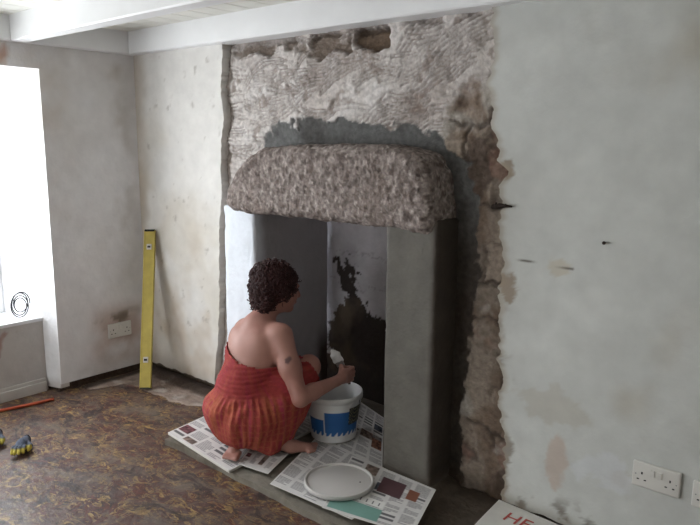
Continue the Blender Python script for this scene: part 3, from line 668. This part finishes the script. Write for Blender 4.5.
# ---- newspapers
def newspaper(label, corners, top, thick, seed, wave=0.003, kind=0, names='newspaper', dim=1.0):
    rs = np.random.RandomState(seed)
    A, B, C_, D_ = [np.array(c, float) for c in corners]     # A-B bottom edge, D-C top edge
    W = np.linalg.norm(B-A); H_ = np.linalg.norm(D_-A); st = 0.0042; nu, nv = int(W/st)+2, int(H_/st)+2
    Uu, Vv = np.meshgrid(np.linspace(0, 1, nu), np.linspace(0, 1, nv))
    XY = (A[None, None]*((1-Uu)*(1-Vv))[..., None]+B*(Uu*(1-Vv))[..., None]+C_*(Uu*Vv)[..., None]+D_*((1-Uu)*Vv)[..., None])
    P = np.concatenate([XY[..., :2], 0*Uu[..., None]], -1)
    P[..., 2] = top+wave*(0.5+0.5*fbm(P, 5, 3, seed)) 
    c = np.ones((nv, nu, 3))*np.array(rgb(212, 210, 208))
    ink = np.array(rgb(104, 102, 104)); grey = rgb(150, 150, 150)
    cols = 5 if W > 0.35 else 4
    cw = nu//cols
    for k in range(cols):
        u0, u1 = k*cw+2, (k+1)*cw-2; v = nv-4
        while v > 8:
            t = rs.rand(); hgt = int(rs.randint(8, 26)); v0 = max(4, v-hgt)
            if t < 0.13:
                pc = [rgb(104, 66, 70), rgb(70, 70, 76), rgb(120, 104, 96), rgb(84, 88, 98), rgb(128, 88, 72)][rs.randint(5)]
                uu1 = min(nu-3, u1+(cw if rs.rand() < 0.4 else 0)); blk = c[v0:v, u0:uu1]
                nz_ = vnoise(np.stack(np.meshgrid(np.arange(blk.shape[1])*0.35, np.arange(blk.shape[0])*0.35)+[np.zeros(blk.shape[:2])], -1), seed+k)
                c[v0:v, u0:uu1] = np.array(pc)*(1+0.0*nz_[..., None]) * (1+0.7*nz_[..., None])
            elif t < 0.34: c[max(4, v-4):v, u0:u1] = ink; v0 = v-4
            else:
                for row in range(v0, v-1, 2):
                    ln = u1 if rs.rand() < 0.8 else int(u0+(u1-u0)*rs.rand()); c[row, u0:ln] = ink*(1.0+1.4*rs.rand(max(ln-u0, 0), 1))
            v = v0-3
    c[:3] = c[-3:] = rgb(212, 210, 208)
    if kind == 'teal': 
        c[4:int(nv*0.26), int(nu*0.05):int(nu*0.62)] = rgb(118, 158, 148); c[int(nv*.55):int(nv*.85), int(nu*.45):int(nu*.72)] = rgb(88, 62, 66); c[int(nv*.60):int(nv*.80), int(nu*.76):int(nu*.88)] = rgb(132, 84, 66); c[int(nv*0.29):int(nv*0.40), int(nu*0.25):int(nu*0.6)] = rgb(226, 225, 222)
        c[int(nv*0.31):int(nv*0.36), int(nu*0.27):int(nu*0.58):6] = rgb(60, 60, 70)
    if kind == 'front':
        c[int(nv*.45):nv-4, 4:int(nu*.36)] = rgb(214, 212, 210); c[int(nv*.74):int(nv*.80), 8:int(nu*.3)] = rgb(110, 105, 110)
        c[int(nv*.60):int(nv*.66), 8:int(nu*.32)] = rgb(90, 88, 92)
        for q in range(5):
            u_ = 10+q*7; c[int(nv*.86):int(nv*.95), u_:u_+4] = rgb(190, 70, 80)
    if kind == 'masthead': c[int(nv*0.3):, :] = rgb(214, 212, 206); c[int(nv*.96):int(nv*.97)] = ink
    V, F = gridmesh(P); Vt, Ft = slab_from_grid(P, (0, 0, -thick)); k = len(V)
    cc = np.ones((len(Vt), 3))*np.array(rgb(205, 202, 195)); cc[:k] = np.clip(c.reshape(-1, 3), 0, 1)
    edge = np.zeros((nv, nu), bool); edge[0] = edge[-1] = True; edge[:, 0] = edge[:, -1] = True; cc[:k][edge.ravel()] = rgb(225, 223, 218)
    o = mesh_obj(names, Vt, Ft[:, ::-1] if np.cross(B-A, D_-A)[2] < 0 else Ft, M['paper'], col=cc)
    return tag(o, label, 'newspaper', 'newspapers laid over the hearth')
def Z(px, py, h=0.03): q = on_z(px, py, h); return (q[0], q[1], 0)
newspaper('folded white newspaper sticking out left of the crouching person, over the slab edge', [Z(168, 432, .045), Z(229, 470, .045), Z(330, 420, .045), Z(262, 390, .045)], 0.041, 0.011, 3, kind='front')
newspaper('crumpled grey newspaper corner between the bare toes and the right foot', [Z(238, 468), Z(268, 478), Z(300, 446), Z(262, 436)], 0.047, 0.0015, 5)
newspaper('printed newspaper sheet under the front left of the bucket lid', [Z(270, 484, .05), Z(352, 520, .05), Z(408, 480, .05), Z(318, 436, .05)], 0.050, 0.0015, 8)
newspaper('newspaper with a teal panel, sticking out in front of the pillar', [Z(322, 508, .053), Z(412, 536, .053), Z(436, 490, .053), Z(352, 456, .053)], 0.054, 0.0018, 12, kind='teal')
newspaper('dim newspaper lying behind the white bucket inside the fireplace', [Z(322, 448, .035), Z(382, 474, .035), Z(384, 420, .035), Z(352, 398, .035)], 0.044, 0.0015, 15)
fp = newspaper('thick newspaper with big red lettering at the bottom right by the wall', [Z(464, 536, .03), Z(552, 578, .03), Z(584, 536, .03), Z(499, 500, .03)], 0.030, 0.022, 21, kind='masthead')
# red letters of the last paper
cu = bpy.data.curves.new('lettering', 'FONT'); cu.body = 'HE'; cu.size = 0.085; cu.extrude = 0.0004
to = bpy.data.objects.new('tmp', cu); COL.objects.link(to); bpy.context.view_layer.update()
me = bpy.data.meshes.new_from_object(to.evaluated_get(bpy.context.evaluated_depsgraph_get())); bpy.data.objects.remove(to)
me.materials.clear(); me.materials.append(M['red_print']); lt = bpy.data.objects.new('lettering', me); COL.objects.link(lt)
A_ = Vector(on_z(501, 518, .035)); B_ = Vector(on_z(537, 533, .035)); d_ = B_-A_; lt.location = (A_.x, A_.y, 0.0336); lt.rotation_euler = (0, 0, math.atan2(d_.y, d_.x)); lt.parent = fp

# ---- bucket with paint, and its lid
bc = on_z(333, 435, 0.046); BX, BY, BZ = bc[0]+0.001, bc[1]+0.004, 0.0495
bk = empty('plastic_bucket', (BX, BY, BZ))
H_B, R0, R1 = 0.215, 0.103, 0.128
bm = bmesh.new(); seg = 144; pr = [(0.0, 0.004), (R0-0.004, 0.0), (R0, 0.004)]
for i in range(1, 61): t = i/60; pr.append((R0+(R1-R0)*t*0.92, 0.004+t*(H_B-0.03)))
pr += [(R1+0.003, H_B-0.026), (R1+0.003, H_B-0.006), (R1+0.002, H_B-0.001), (R1, H_B), (R1-0.002, H_B-0.001), (R1-0.0025, H_B-0.006)]
for i in range(1, 10): t = i/9; pr.append((R1-0.003-(R1-R0)*t*0.9, H_B-0.006-t*(H_B-0.012)))
pr.append((0.0, 0.008)); lathe(bm, pr, seg)
o = bm_obj('bucket_body', bm, M['bucket'], bk, True)
cam_ang = math.atan2(-BY, -BX)
def bucket_col(p):
    c = np.ones((len(p), 3))*np.array(rgb(228, 229, 230)); z = p[:, 2]; r = np.hypot(p[:, 0], p[:, 1]); th = (np.arctan2(p[:, 1], p[:, 0])-cam_ang+PI) % (2*PI)-PI
    out = r > R0+(R1-R0)*0.92*np.clip((z-0.004)/(H_B-0.03), 0, 1)-0.002
    teeth = 0.036+0.030*((th*R1/0.030) % 1.0)*(((th*R1/0.030) % 1.0) < 0.65)
    blue = out & (z > teeth) & (z < 0.150+0.02*0) & (np.abs(th) < 1.15)
    c[blue] = rgb(48, 104, 170)
    c[out & (z > 0.115) & (z < 0.150) & (th > -1.15) & (th < -0.42)] = rgb(228, 229, 230)
    sepm = out & (np.abs(th+0.40) < 0.022) & (z > 0.03) & (z < 0.150); c[sepm] = rgb(228, 229, 230)
    rt = out & (th > 0.62) & (th < 1.3) & (z > 0.085) & (z < 0.165); c[rt] = rgb(44, 48, 58)
    c[rt & (((z*110+th*4+2*np.sin(th*9)) % 2) < 0.55)] = rgb(150, 146, 112)
    return c
fill_col(o, bucket_col)
bm = bmesh.new(); lathe(bm, [(0.001, 0.085), (R0+0.008, 0.085), (R0+0.008, 0.08), (0.001, 0.08)], 64); bm_obj('paint', bm, M['wet_paint'], bk, True)
bm = bmesh.new(); hp = []
for i in range(25):
    t = PI*i/24; hp.append((math.cos(t)*(R1+0.006), -math.sin(t)*0.06-0.0, H_B-0.02-math.sin(t)*0.112))
tube(bm, hp, 0.0022, 6); hd = bm_obj('wire_handle', bm, M['steel'], bk, True); hd.rotation_euler = (0, 0, 3.3)
tag(bk, 'white plastic paint bucket with blue printed label beside the crouching person', 'bucket')
lc = on_z(339, 479, 0.075)
ld = empty('bucket_lid', (lc[0], lc[1], 0.0605)); RL = 0.137
bm = bmesh.new(); lathe(bm, [(0.001, 0.008), (RL-0.013, 0.008), (RL-0.011, 0.0075), (RL-0.0105, 0.0075), (RL-0.009, 0.014), (RL-0.007, 0.0155), (RL-0.003, 0.0155), (RL-0.001, 0.014), (RL-0.0005, 0.012), (RL+0.001, 0.0), (RL-0.003, 0.0), (RL-0.006, 0.004), (0.001, 0.001)], 96)
bm_obj('lid_disc', bm, M['plastic'], ld, True)
bm = bmesh.new(); bmesh.ops.create_uvsphere(bm, u_segments=10, v_segments=6, radius=0.0035)
for v in bm.verts: v.co.z *= 0.3; v.co += Vector((0.07, 0.045, 0.0085))
bm_obj('paint_splash', bm, M['black'], ld)
tag(ld, 'round white plastic lid lying on the newspapers in front of the bucket', 'lid')

# ---- orange pipe on the floor by the skirting, coiled cable on the sill, wall nails
bm = bmesh.new(); pa = on_z(-60, 423, 0.009); pb = on_z(28, 405, 0.009); pc_ = on_z(54, 399, 0.009)
pts = [pa, (pa+pb)/2+np.array([0, 0, 0.001]), pb, (pb+pc_)/2, pc_]; tube(bm, [tuple(p) for p in pts], 0.008, 12)
tag(bm_obj('orange_pipe', bm, M['orange'], None, True), 'thin orange plastic pipe lying on the floor below the window', 'pipe')
bm = bmesh.new(); pts = []; c0 = np.array([XP-0.03, 1.475, 0.0])
for i in range(220):
    t = i/219*2*PI*3.6; rr = 0.052+0.018*math.sin(t*0.43+1); pts.append((XP-0.045+0.012*math.sin(t*0.5)-0.006*i/149, 1.505+rr*math.cos(t)*0.75, 0.417+0.0045+0.072+rr*math.sin(t)*1.0))
tube(bm, pts, 0.0032, 6)
p2 = [(XP-0.055, 1.475, 0.51), (XP-0.056, 1.472, 0.56), (XP-0.06, 1.468, 0.62), (XP-0.064, 1.465, 0.67)]; tube(bm, p2, 0.0016, 6)
tag(bm_obj('cable_coil', bm, M['cable'], None, True), 'thin dark loose cable coiled on the white window sill', 'cable')
q = on_y(500, 206, YB-0.003); bm = bmesh.new()
tube(bm, [(q[0]-0.035, YB+0.01, q[2]-0.006), (q[0], YB-0.008, q[2]), (q[0]+0.025, YB-0.012, q[2]+0.003), (q[0]+0.052, YB-0.012, q[2]+0.002)], [0.009, 0.010, 0.006, 0.003], 8)
tube(bm, [(q[0]-0.015, YB-0.004, q[2]-0.004), (q[0]-0.012, YB-0.01, q[2]+0.012)], [0.006, 0.003], 6); tube(bm, [(q[0]+0.02, YB-0.012, q[2]), (q[0]+0.03, YB-0.016, q[2]+0.01)], [0.004, 0.002], 6)
tag(bm_obj('iron_hook', bm, M['rust'], None, True), 'rusty iron hook sticking out at the broken plaster edge right of the lintel', 'hook')
q = on_y(605, 243, YB-0.003); bm = bmesh.new(); tube(bm, [(q[0], YB+0.01, q[2]), (q[0], YB-0.012, q[2]+0.001)], [0.003, 0.003], 8); tube(bm, [(q[0], YB-0.012, q[2]+0.001), (q[0], YB-0.014, q[2]+0.001)], [0.006, 0.006], 10)
tag(bm_obj('wall_nail', bm, M['rust'], None), 'small dark nail in the bare plaster of the right-hand wall', 'nail')

# ---- work gloves
def glove(label, loc, rot, seed):
    s = SDF((-0.09, -0.08, -0.02), (0.15, 0.08, 0.09), 0.004)
    s.cone((-0.06, 0, 0.030), (0.01, 0, 0.032), 0.030, 0.034, 0.02); s.ell((0.02, 0, 0.034), (0.05, 0.045, 0.032), 0.02)
    for k, (dy, l) in enumerate(((-0.032, .055), (-0.011, .065), (0.011, .06), (0.031, .045))): s.chain([(0.05, dy, 0.034), (0.05+l*0.6, dy*1.1, 0.04), (0.05+l, dy*1.15, 0.022)], [0.013, 0.0125, 0.011], 0.006)
    s.chain([(0.0, 0.035, 0.035), (0.035, 0.062, 0.032), (0.06, 0.060, 0.02)], [0.016, 0.014, 0.012], 0.01)
    V, F = s.mesh(); V = V+0.003*np.stack([fbm(V, 40, 2, seed+i) for i in range(3)], -1)
    V[:, 2] -= V[:, 2].min()
    c = np.ones((len(V), 3))*np.array(rgb(88, 96, 112)); n = fbm(V, 20, 3, seed)
    c = mixc(c, rgb(196, 182, 84), sm(0.035, 0.045, V[:, 0]+0.01*n)*sm(0.052, 0.040, V[:, 2])*sm(0.012, 0.018, V[:, 2])); c = mixc(c, rgb(26, 26, 28), sm(0.022, 0.014, V[:, 2]+0.01*n)); c = mixc(c, rgb(30, 30, 34), sm(-0.048, -0.055, V[:, 0]))
    o = mesh_obj('work_glove', V, F, M['glove'], col=c, smooth=True); o.location = loc; o.rotation_euler = (0, 0, rot); o.scale = (0.7, 0.62, 0.8)
    return tag(o, label, 'glove', 'work gloves on the floor')
g1 = on_z(22, 447, 0.02); g2 = on_z(3, 440, 0.02)
glove('blue-grey and yellow work glove on the floor, the one lying nearer the fireplace', (g1[0]-0.01, g1[1]+0.01, 0.0), -0.75, 4)
glove('blue-grey and yellow work glove cut off by the left photo edge', (g2[0]-0.03, g2[1]-0.02, 0.0), -0.65, 14)

# ================================================================== THE PERSON
def person():
    r = empty('person', (-2.10, 1.83, 0.048))
    h = 0.0052; s = SDF((-2.50, 1.58, 0.03), (-1.72, 2.34, 0.90), h)
    G = 0.050                                   # top of the papers
    hipR, hipL = (-2.045, 1.79, 0.20), (-2.235, 1.79, 0.20)
    # trunk
    s.ell((-2.14, 1.765, 0.205), (0.150, 0.115, 0.120), 0.03); s.ell((-2.14, 1.80, 0.32), (0.118, 0.085, 0.11), 0.05)
    s.ell((-2.155, 1.865, 0.44), (0.132, 0.088, 0.13), 0.05); s.ell((-2.165, 1.895, 0.515), (0.145, 0.066, 0.070), 0.05)
    s.ell((-2.10, 1.93, 0.42), (0.055, 0.055, 0.055), 0.04); s.ell((-2.215, 1.935, 0.42), (0.055, 0.055, 0.055), 0.04)
    # shoulder blades, spine hollow comes from the gap between them
    s.ell((-2.095, 1.845, 0.50), (0.05, 0.030, 0.065), 0.03); s.ell((-2.235, 1.855, 0.495), (0.05, 0.030, 0.065), 0.03)
    # neck and head
    s.cone((-2.16, 1.915, 0.575), (-2.145, 1.965, 0.66), 0.050, 0.046, 0.04); s.cone((-2.165, 1.905, 0.57), (-2.05, 1.915, 0.555), 0.042, 0.036, 0.05); s.cone((-2.165, 1.905, 0.57), (-2.28, 1.94, 0.530), 0.042, 0.035, 0.05)
    hc = np.array((-2.135, 1.995, 0.728)); fy = np.array((0.33, 0.93, -0.14)); fy /= np.linalg.norm(fy); fx = np.cross(fy, (0, 0, 1)); fx /= np.linalg.norm(fx); fz = np.cross(fx, fy)
    R_ = np.stack([fx, fy, fz], 1); W = lambda x, y, z: hc+R_@np.array((x, y, z))
    s.ell(hc+fz*0.012, (0.073, 0.092, 0.092), 0.02, R_); s.ell(W(0, 0.030, -0.045), (0.054, 0.060, 0.062), 0.03, R_)
    s.ell(W(0, 0.068, -0.088), (0.022, 0.020, 0.018), 0.02, R_)
    s.cone(W(0, 0.088, 0.012), W(0, 0.108, -0.028), 0.008, 0.012, 0.012); s.ell(W(0, 0.090, -0.056), (0.022, 0.010, 0.010), 0.008, R_)
    for q in (-1, 1):
        s.ell(W(q*0.030, 0.080, 0.022), (0.020, 0.012, 0.007), 0.012, R_); s.ell(W(q*0.074, -0.005, -0.012), (0.008, 0.020, 0.032), 0.006, R_); s.ell(W(q*0.038, 0.062, -0.03), (0.022, 0.020, 0.018), 0.02, R_)
    # right arm, holding the brush over the bucket
    sh, el, wr = (-2.022, 1.912, 0.552), (-1.880, 1.882, 0.312), (-1.872, 2.100, 0.332)
    s.chain([sh, (-1.955, 1.895, 0.43), el], [0.050, 0.043, 0.034], 0.035); s.chain([el, (-1.878, 1.955, 0.322), wr], [0.035, 0.036, 0.0225], 0.012)
    HS = SDF; _c0 = s.cone
    s.cone = lambda a, b, ra, rb, k=0.02: _c0(np.array(a)+HO, np.array(b)+HO, ra, rb, k)
    HO = np.array((0, 0.018, -0.008)); palm = np.array((-1.868, 2.153, 0.342)); s.ell(palm, (0.014, 0.040, 0.036), 0.015); s.cone(np.array(wr)-HO, (-1.870, 2.115, 0.345), 0.021, 0.022, 0.012)
    hx, hy = -1.893, 2.165                      # axis of the brush handle
    for k in range(4):
        z0 = 0.374-0.0175*k; rr = (0.0085, 0.009, 0.0086, 0.0076)[k]; ex = (0.0, 0.004, 0.002, -0.004)[k]
        s.chain([(-1.866, 2.150, z0-0.002), (-1.868, 2.186+ex, z0), (-1.892, 2.190+ex, z0-0.003), (-1.910, 2.168, z0-0.004), (-1.902, 2.146, z0-0.004)], [rr+0.001, rr+0.0008, rr, rr*0.95, rr*0.85], 0.004)
    s.chain([(-1.870, 2.105, 0.362), (-1.884, 2.128, 0.380), (-1.906, 2.150, 0.386), (-1.912, 2.170, 0.382)], [0.013, 0.011, 0.0095, 0.0085], 0.006)
    s.cone = _c0
    # left arm reaching down to the left knee
    shl, ell_, wrl = (-2.285, 1.945, 0.520), (-2.345, 2.035, 0.325), (-2.262, 2.155, 0.235)
    s.chain([shl, (-2.33, 1.985, 0.42), ell_], [0.048, 0.042, 0.034], 0.035); s.chain([ell_, wrl], [0.034, 0.022], 0.012)
    s.ell((-2.245, 2.185, 0.205), (0.034, 0.036, 0.016), 0.015)
    for k in range(4): s.chain([(-2.268+0.018*k, 2.20, 0.202), (-2.262+0.018*k, 2.232, 0.190), (-2.258+0.018*k, 2.243, 0.168)], [0.009, 0.0085, 0.0075], 0.004)
    s.chain([(-2.225, 2.175, 0.205), (-2.20, 2.195, 0.190), (-2.195, 2.215, 0.175)], [0.011, 0.010, 0.0085], 0.006)
    # right leg: knee up, foot flat
    knR, anR = (-1.978, 2.032, 0.392), (-1.985, 1.835, 0.105)
    s.chain([hipR, (-2.0, 1.94, 0.32), knR], [0.085, 0.072, 0.050], 0.04); s.chain([knR, (-1.975, 1.945, 0.27), anR], [0.050, 0.052, 0.028], 0.02)
    s.ell((-1.992, 1.812, G+0.026), (0.026, 0.030, 0.026), 0.015); s.chain([anR, (-1.940, 1.885, G+0.030), (-1.897, 1.945, G+0.017)], [0.030, 0.027, 0.020], 0.02)
    fd = np.array((0.53, 0.85, 0)); fs = np.array((0.85, -0.53, 0)); base = np.array((-1.897, 1.945, G+0.012)); 
    for k in range(5):
        o_ = fs*(-0.026+0.013*k); l = (0.040, 0.036, 0.032, 0.027, 0.021)[k]; s.chain([base+o_*0.9, base+o_+fd*l], [0.013, (0.0115, 0.0085, 0.008, 0.0078, 0.0075)[k]], 0.006)
    # left leg: kneeling, toes tucked under
    knL = (-2.265, 2.105, G+0.058); anL = (-2.150, 1.765, G+0.080)
    s.chain([hipL, knL], [0.085, 0.054], 0.04); s.chain([knL, (-2.21, 1.93, G+0.060), anL], [0.052, 0.050, 0.030], 0.02)
    s.chain([anL, (-2.122, 1.728, G+0.055), (-2.102, 1.702, G+0.022)], [0.030, 0.027, 0.022], 0.015)
    for k in range(5):
        t = -0.026+0.013*k; s.chain([(-2.100+t*0.9, 1.703+t*0.35, G+0.018), (-2.088+t, 1.676+t*0.4, G+0.010), (-2.082+t, 1.664+t*0.4, G+0.010)], [0.011, 0.010, 0.0085 if k < 4 else 0.011], 0.005)
    V, F = s.mesh(); V[:, 2] = np.maximum(V[:, 2], G+0.001)
    n = fbm(V, 9, 3, 3); c = np.ones((len(V), 3))*np.array(rgb(176, 130, 118)); c = mixc(c, rgb(156, 104, 94), sm(0, 0.5, n)*0.5)
    d = np.linalg.norm(V-np.array(sh), axis=1); c = mixc(c, rgb(170, 108, 92), np.exp(-(np.linalg.norm(V-np.array(knR), axis=1)/0.06)**2)*0.5)
    # small dark tattoo on the outer upper arm
    tp = np.array((-1.938, 1.868, 0.470)); td = np.hypot(np.linalg.norm((V-tp)[:, :2], axis=1)*1.2, (V-tp)[:, 2])+0.006*fbm(V, 120, 2, 9); c = mixc(c, rgb(70, 56, 62), sm(0.021, 0.010, td+0.010*fbm(V, 60, 2, 19))*0.8)
    lp = np.linalg.norm((V-W(0, 0.098, -0.056))/1.0, axis=1); c = mixc(c, rgb(160, 84, 84), sm(0.022, 0.014, lp)*0.7)
    body = mesh_obj('body', V, F, M['skin'], col=c, smooth=True); body.parent = r; body.matrix_parent_inverse = Matrix.Translation(-r.location)
    for q in (-1, 1):
        bm = bmesh.new(); bmesh.ops.create_uvsphere(bm, u_segments=16, v_segments=10, radius=0.0115)
        e = bm_obj('eye', bm, M['eye'], None, True); e.location = Vector(W(q*0.029, 0.073, 0.006)); child(e, r)
        bm = bmesh.new(); bmesh.ops.create_uvsphere(bm, u_segments=12, v_segments=8, radius=0.005); e2 = bm_obj('iris', bm, M['black'], None, True); e2.location = Vector(W(q*0.029, 0.0805, 0.006)); child(e2, r)
    # hair: cap plus many curls
    s2 = SDF(hc-0.17, hc+0.17, 0.006)
    s2.ell(W(0, -0.022, 0.030), (0.090, 0.098, 0.092), 0.01, R_); s2.ell(W(0, -0.060, -0.035), (0.072, 0.050, 0.062), 0.02, R_)
    V2, F2 = s2.mesh(); V2 = V2+0.010*np.stack([fbm(V2, 32, 3, i) for i in range(3)], -1)
    V2f = V2[(R_.T@(V2-hc).T).T[:, 1] < 2]; bm = bmesh.new()
    for v in V2: bm.verts.new(v)
    bm.verts.ensure_lookup_table()
    for f in F2:
        try: bm.faces.new([bm.verts[i] for i in f])
        except ValueError: pass
    rs = random.Random(5); loc = (R_.T@(V2-hc).T).T; cand = [i for i in range(len(V2)) if not (loc[i, 1] > 0.058 and loc[i, 2] < 0.055)]
    ctr = Vector(W(0, -0.02, 0.0))
    for _ in range(1350):
        i = rs.choice(cand); p = Vector(V2[i]); nrm = (p-ctr).normalized()
        t1, t2 = frame_of(nrm + Vector((rs.uniform(-.6, .6), rs.uniform(-.6, .6), rs.uniform(-.6, .6)))); R1_ = rs.uniform(0.006, 0.0125); ln = rs.uniform(0.008, 0.028); tn = rs.uniform(1.0, 1.8); ph = rs.uniform(0, 6.28)
        pts = []
        for k in range(11):
            u = k/10; a_ = ph+u*tn*2*PI; pts.append(p-nrm*0.004+nrm*ln*u*0.8+(t1*math.cos(a_)+t2*math.sin(a_))*R1_*(0.8+0.4*u)+Vector((0, 0, -0.006*u)))
        tube(bm, pts, [0.0028]*8+[0.0022, 0.0016, 0.0008], 5)
    hr = bm_obj('hair', bm, M['hair'], None, True); child(hr, r)
    # dress
    h = 0.0065; s = SDF((-2.52, 1.54, 0.04), (-1.76, 2.34, 0.60), h)
    s.ell((-2.153, 1.866, 0.425), (0.145, 0.103, 0.15), 0.05); s.ell((-2.142, 1.80, 0.32), (0.137, 0.108, 0.11), 0.05); s.ell((-2.095, 1.845, 0.44), (0.06, 0.045, 0.075), 0.03); s.ell((-2.235, 1.855, 0.44), (0.06, 0.045, 0.075), 0.03); s.ell((-2.10, 1.935, 0.42), (0.063, 0.062, 0.06), 0.04); s.ell((-2.215, 1.94, 0.42), (0.063, 0.062, 0.06), 0.04)
    s.ell((-2.126, 1.775, 0.225), (0.152, 0.134, 0.125), 0.04); s.ell((-2.122, 1.770, 0.160), (0.136, 0.122, 0.085), 0.04)
    s.chain([(-2.045, 1.79, 0.21), (-2.0, 1.93, 0.31), (-1.985, 2.01, 0.365)], [0.105, 0.095, 0.078], 0.05)
    s.chain([(-1.995, 1.97, 0.33), (-1.995, 1.92, 0.20), (-1.995, 1.895, 0.115)], [0.064, 0.056, 0.052], 0.04)
    s.chain([(-2.05, 1.84, 0.2), (-2.01, 1.87, 0.13)], [0.08, 0.05], 0.05)
    s.chain([(-2.235, 1.79, 0.19), (-2.255, 2.02, 0.14)], [0.105, 0.075], 0.05); s.chain([(-2.10, 1.98, 0.30), (-2.2, 2.03, 0.15)], [0.06, 0.06], 0.06)
    s.chain([(-1.99, 1.89, 0.22), (-1.998, 1.815, 0.105)], [0.068, 0.058], 0.04)
    V, F = s.mesh()
    # gathers and folds: displace along the normals
    tmp = bpy.data.meshes.new('t'); tmp.from_pydata([tuple(v) for v in V], [], [tuple(int(i) for i in f) for f in F]); N_ = np.zeros(len(V)*3)
    tmp.vertices.foreach_get('normal', N_); N_ = N_.reshape(-1, 3); bpy.data.meshes.remove(tmp)
    cen = np.array((-2.14, 1.79)); th = np.arctan2(V[:, 1]-cen[1], V[:, 0]-cen[0]); z = V[:, 2]
    # bodice frame leans forward: use height along the spine
    zz = z - 0.10*(V[:, 1]-1.80)
    q = np.stack([np.cos(th)*1.2, np.sin(th)*1.2, zz*0.8], -1); fo = fbm(q, 7, 3, 5)
    skirt = sm(0.345, 0.30, zz); shr = 1-skirt
    rad_ = np.hypot(V[:, 0]+1.99, (z-0.34)); an_ = np.arctan2(z-0.34, V[:, 0]+1.99)
    disp = skirt*0.006*np.sin(an_*9+2*fbm(V, 4, 2, 66))*sm(0.02, 0.10, rad_)*sm(0.34, 0.18, rad_) + skirt*(0.010*fo+0.0030*np.sin(th*38+5*fbm(V, 5, 2, 6))*sm(0.12, 0.30, zz)) + skirt*0.012*np.exp(-((zz-0.25)/0.05)**2) + shr*(0.0028*np.sin(zz*2*PI/0.0165)+0.002*fbm(V, 60, 2, 8))
    V = V+N_*disp[:, None]; V[:, 2] = np.maximum(V[:, 2], 0.056)
    bv = V[:, :2]-np.array((BX, BY)); br_ = np.hypot(bv[:, 0], bv[:, 1]); lim = R0+(R1-R0)*np.clip((V[:, 2]-BZ)/H_B, 0, 1)+0.011; m_ = (br_ < lim) & (V[:, 2] < BZ+H_B+0.012)
    V[m_, :2] = np.array((BX, BY))+bv[m_]*(lim[m_]/br_[m_])[:, None]
    # neckline: keep below a slanted plane
    pn = np.array((0.22, -0.10, 0.95)); pd = ((V-np.array((-2.10, 1.80, 0.447)))@pn)+0.004*fbm(V, 14, 2, 3); keepv = pd < 0.0
    hem = ((V-np.array((-1.98, 2.03, 0.37)))@np.array((0.25, 0.85, 0.45))) > 0.012
    kv = keepv & ~hem
    fk = kv[F].all(1); pd2 = np.clip(pd, None, 0)
    c = np.ones((len(V), 3))*np.array(rgb(160, 66, 62)); c = mixc(c, rgb(172, 92, 68), sm(-0.05, 0.35, fbm(np.stack([np.cos(th)*2, np.sin(th)*2, z*2.5], -1), 3, 3, 7))*0.8)
    c = mixc(c, rgb(158, 46, 82), sm(0.15, 0.4, fbm(np.stack([np.cos(th)*5, np.sin(th)*5, z*1.5], -1), 3, 3, 17))*0.6)
    st_ = (np.abs(((th*0.17) % 0.022)/0.022-0.5) < 0.18) | (np.abs((z % 0.03)/0.03-0.5) < 0.10); c = mixc(c, rgb(190, 118, 78), st_*skirt*0.3)
    c = mixc(c, rgb(140, 46, 48), shr*0.6)
    used = np.unique(F[fk]); mp = -np.ones(len(V), int); mp[used] = np.arange(len(used))
    dr = mesh_obj('strapless_dress', V[used], mp[F[fk]], M['dress'], col=c[used], smooth=True)
    so = dr.modifiers.new('cloth_thickness', 'SOLIDIFY'); so.thickness = 0.003; so.offset = -1
    child(dr, r)
    return tag(r, 'person in a strapless red dress crouching with their back to the camera before the fireplace', 'person')
person()

# ---- paint brush in the right hand
A_ = Vector((-1.880, 2.198, 0.290)); B_ = Vector((-1.935, 2.145, 0.455)); ax = (B_-A_).normalized()
wd = Vector((0.76, 0.65, 0)); wd = (wd-ax*wd.dot(ax)).normalized(); td = ax.cross(wd)
mt = Matrix(((wd.x, td.x, ax.x, A_.x), (wd.y, td.y, ax.y, A_.y), (wd.z, td.z, ax.z, A_.z), (0, 0, 0, 1)))
br = empty('paint_brush'); br.matrix_world = mt
bm = bmesh.new(); tube(bm, [(0, 0, 0), (0, 0, 0.03), (0, 0, 0.07), (0, 0, 0.10)], [0.006, 0.008, 0.007, 0.010], 12); bm_obj('handle', bm, M['wood'], br, True)
bm = bmesh.new(); box(bm, -0.018, 0.018, -0.008, 0.008, 0.095, 0.118, 0.003); bm_obj('ferrule', bm, M['steel'], br)
s = SDF((-0.04, -0.03, 0.10), (0.04, 0.03, 0.20), 0.003); s.chain([(0, 0, 0.125), (0.0, 0, 0.150), (-0.006, 0, 0.172)], [0.016, 0.020, 0.011], 0.005); s.cone((-0.012, 0, 0.12), (-0.016, 0, 0.155), 0.012, 0.009, 0.004); s.cone((0.012, 0, 0.12), (0.012, 0, 0.15), 0.012, 0.008, 0.004)
V, F = s.mesh(); V[:, 1] *= 0.55; V = V+0.002*fbm(V, 150, 2, 3)[:, None]; mesh_obj('bristles', V, F, M['wet_paint'], br, smooth=True)
tag(br, 'small paint brush loaded with white paint held up in the right hand', 'brush')
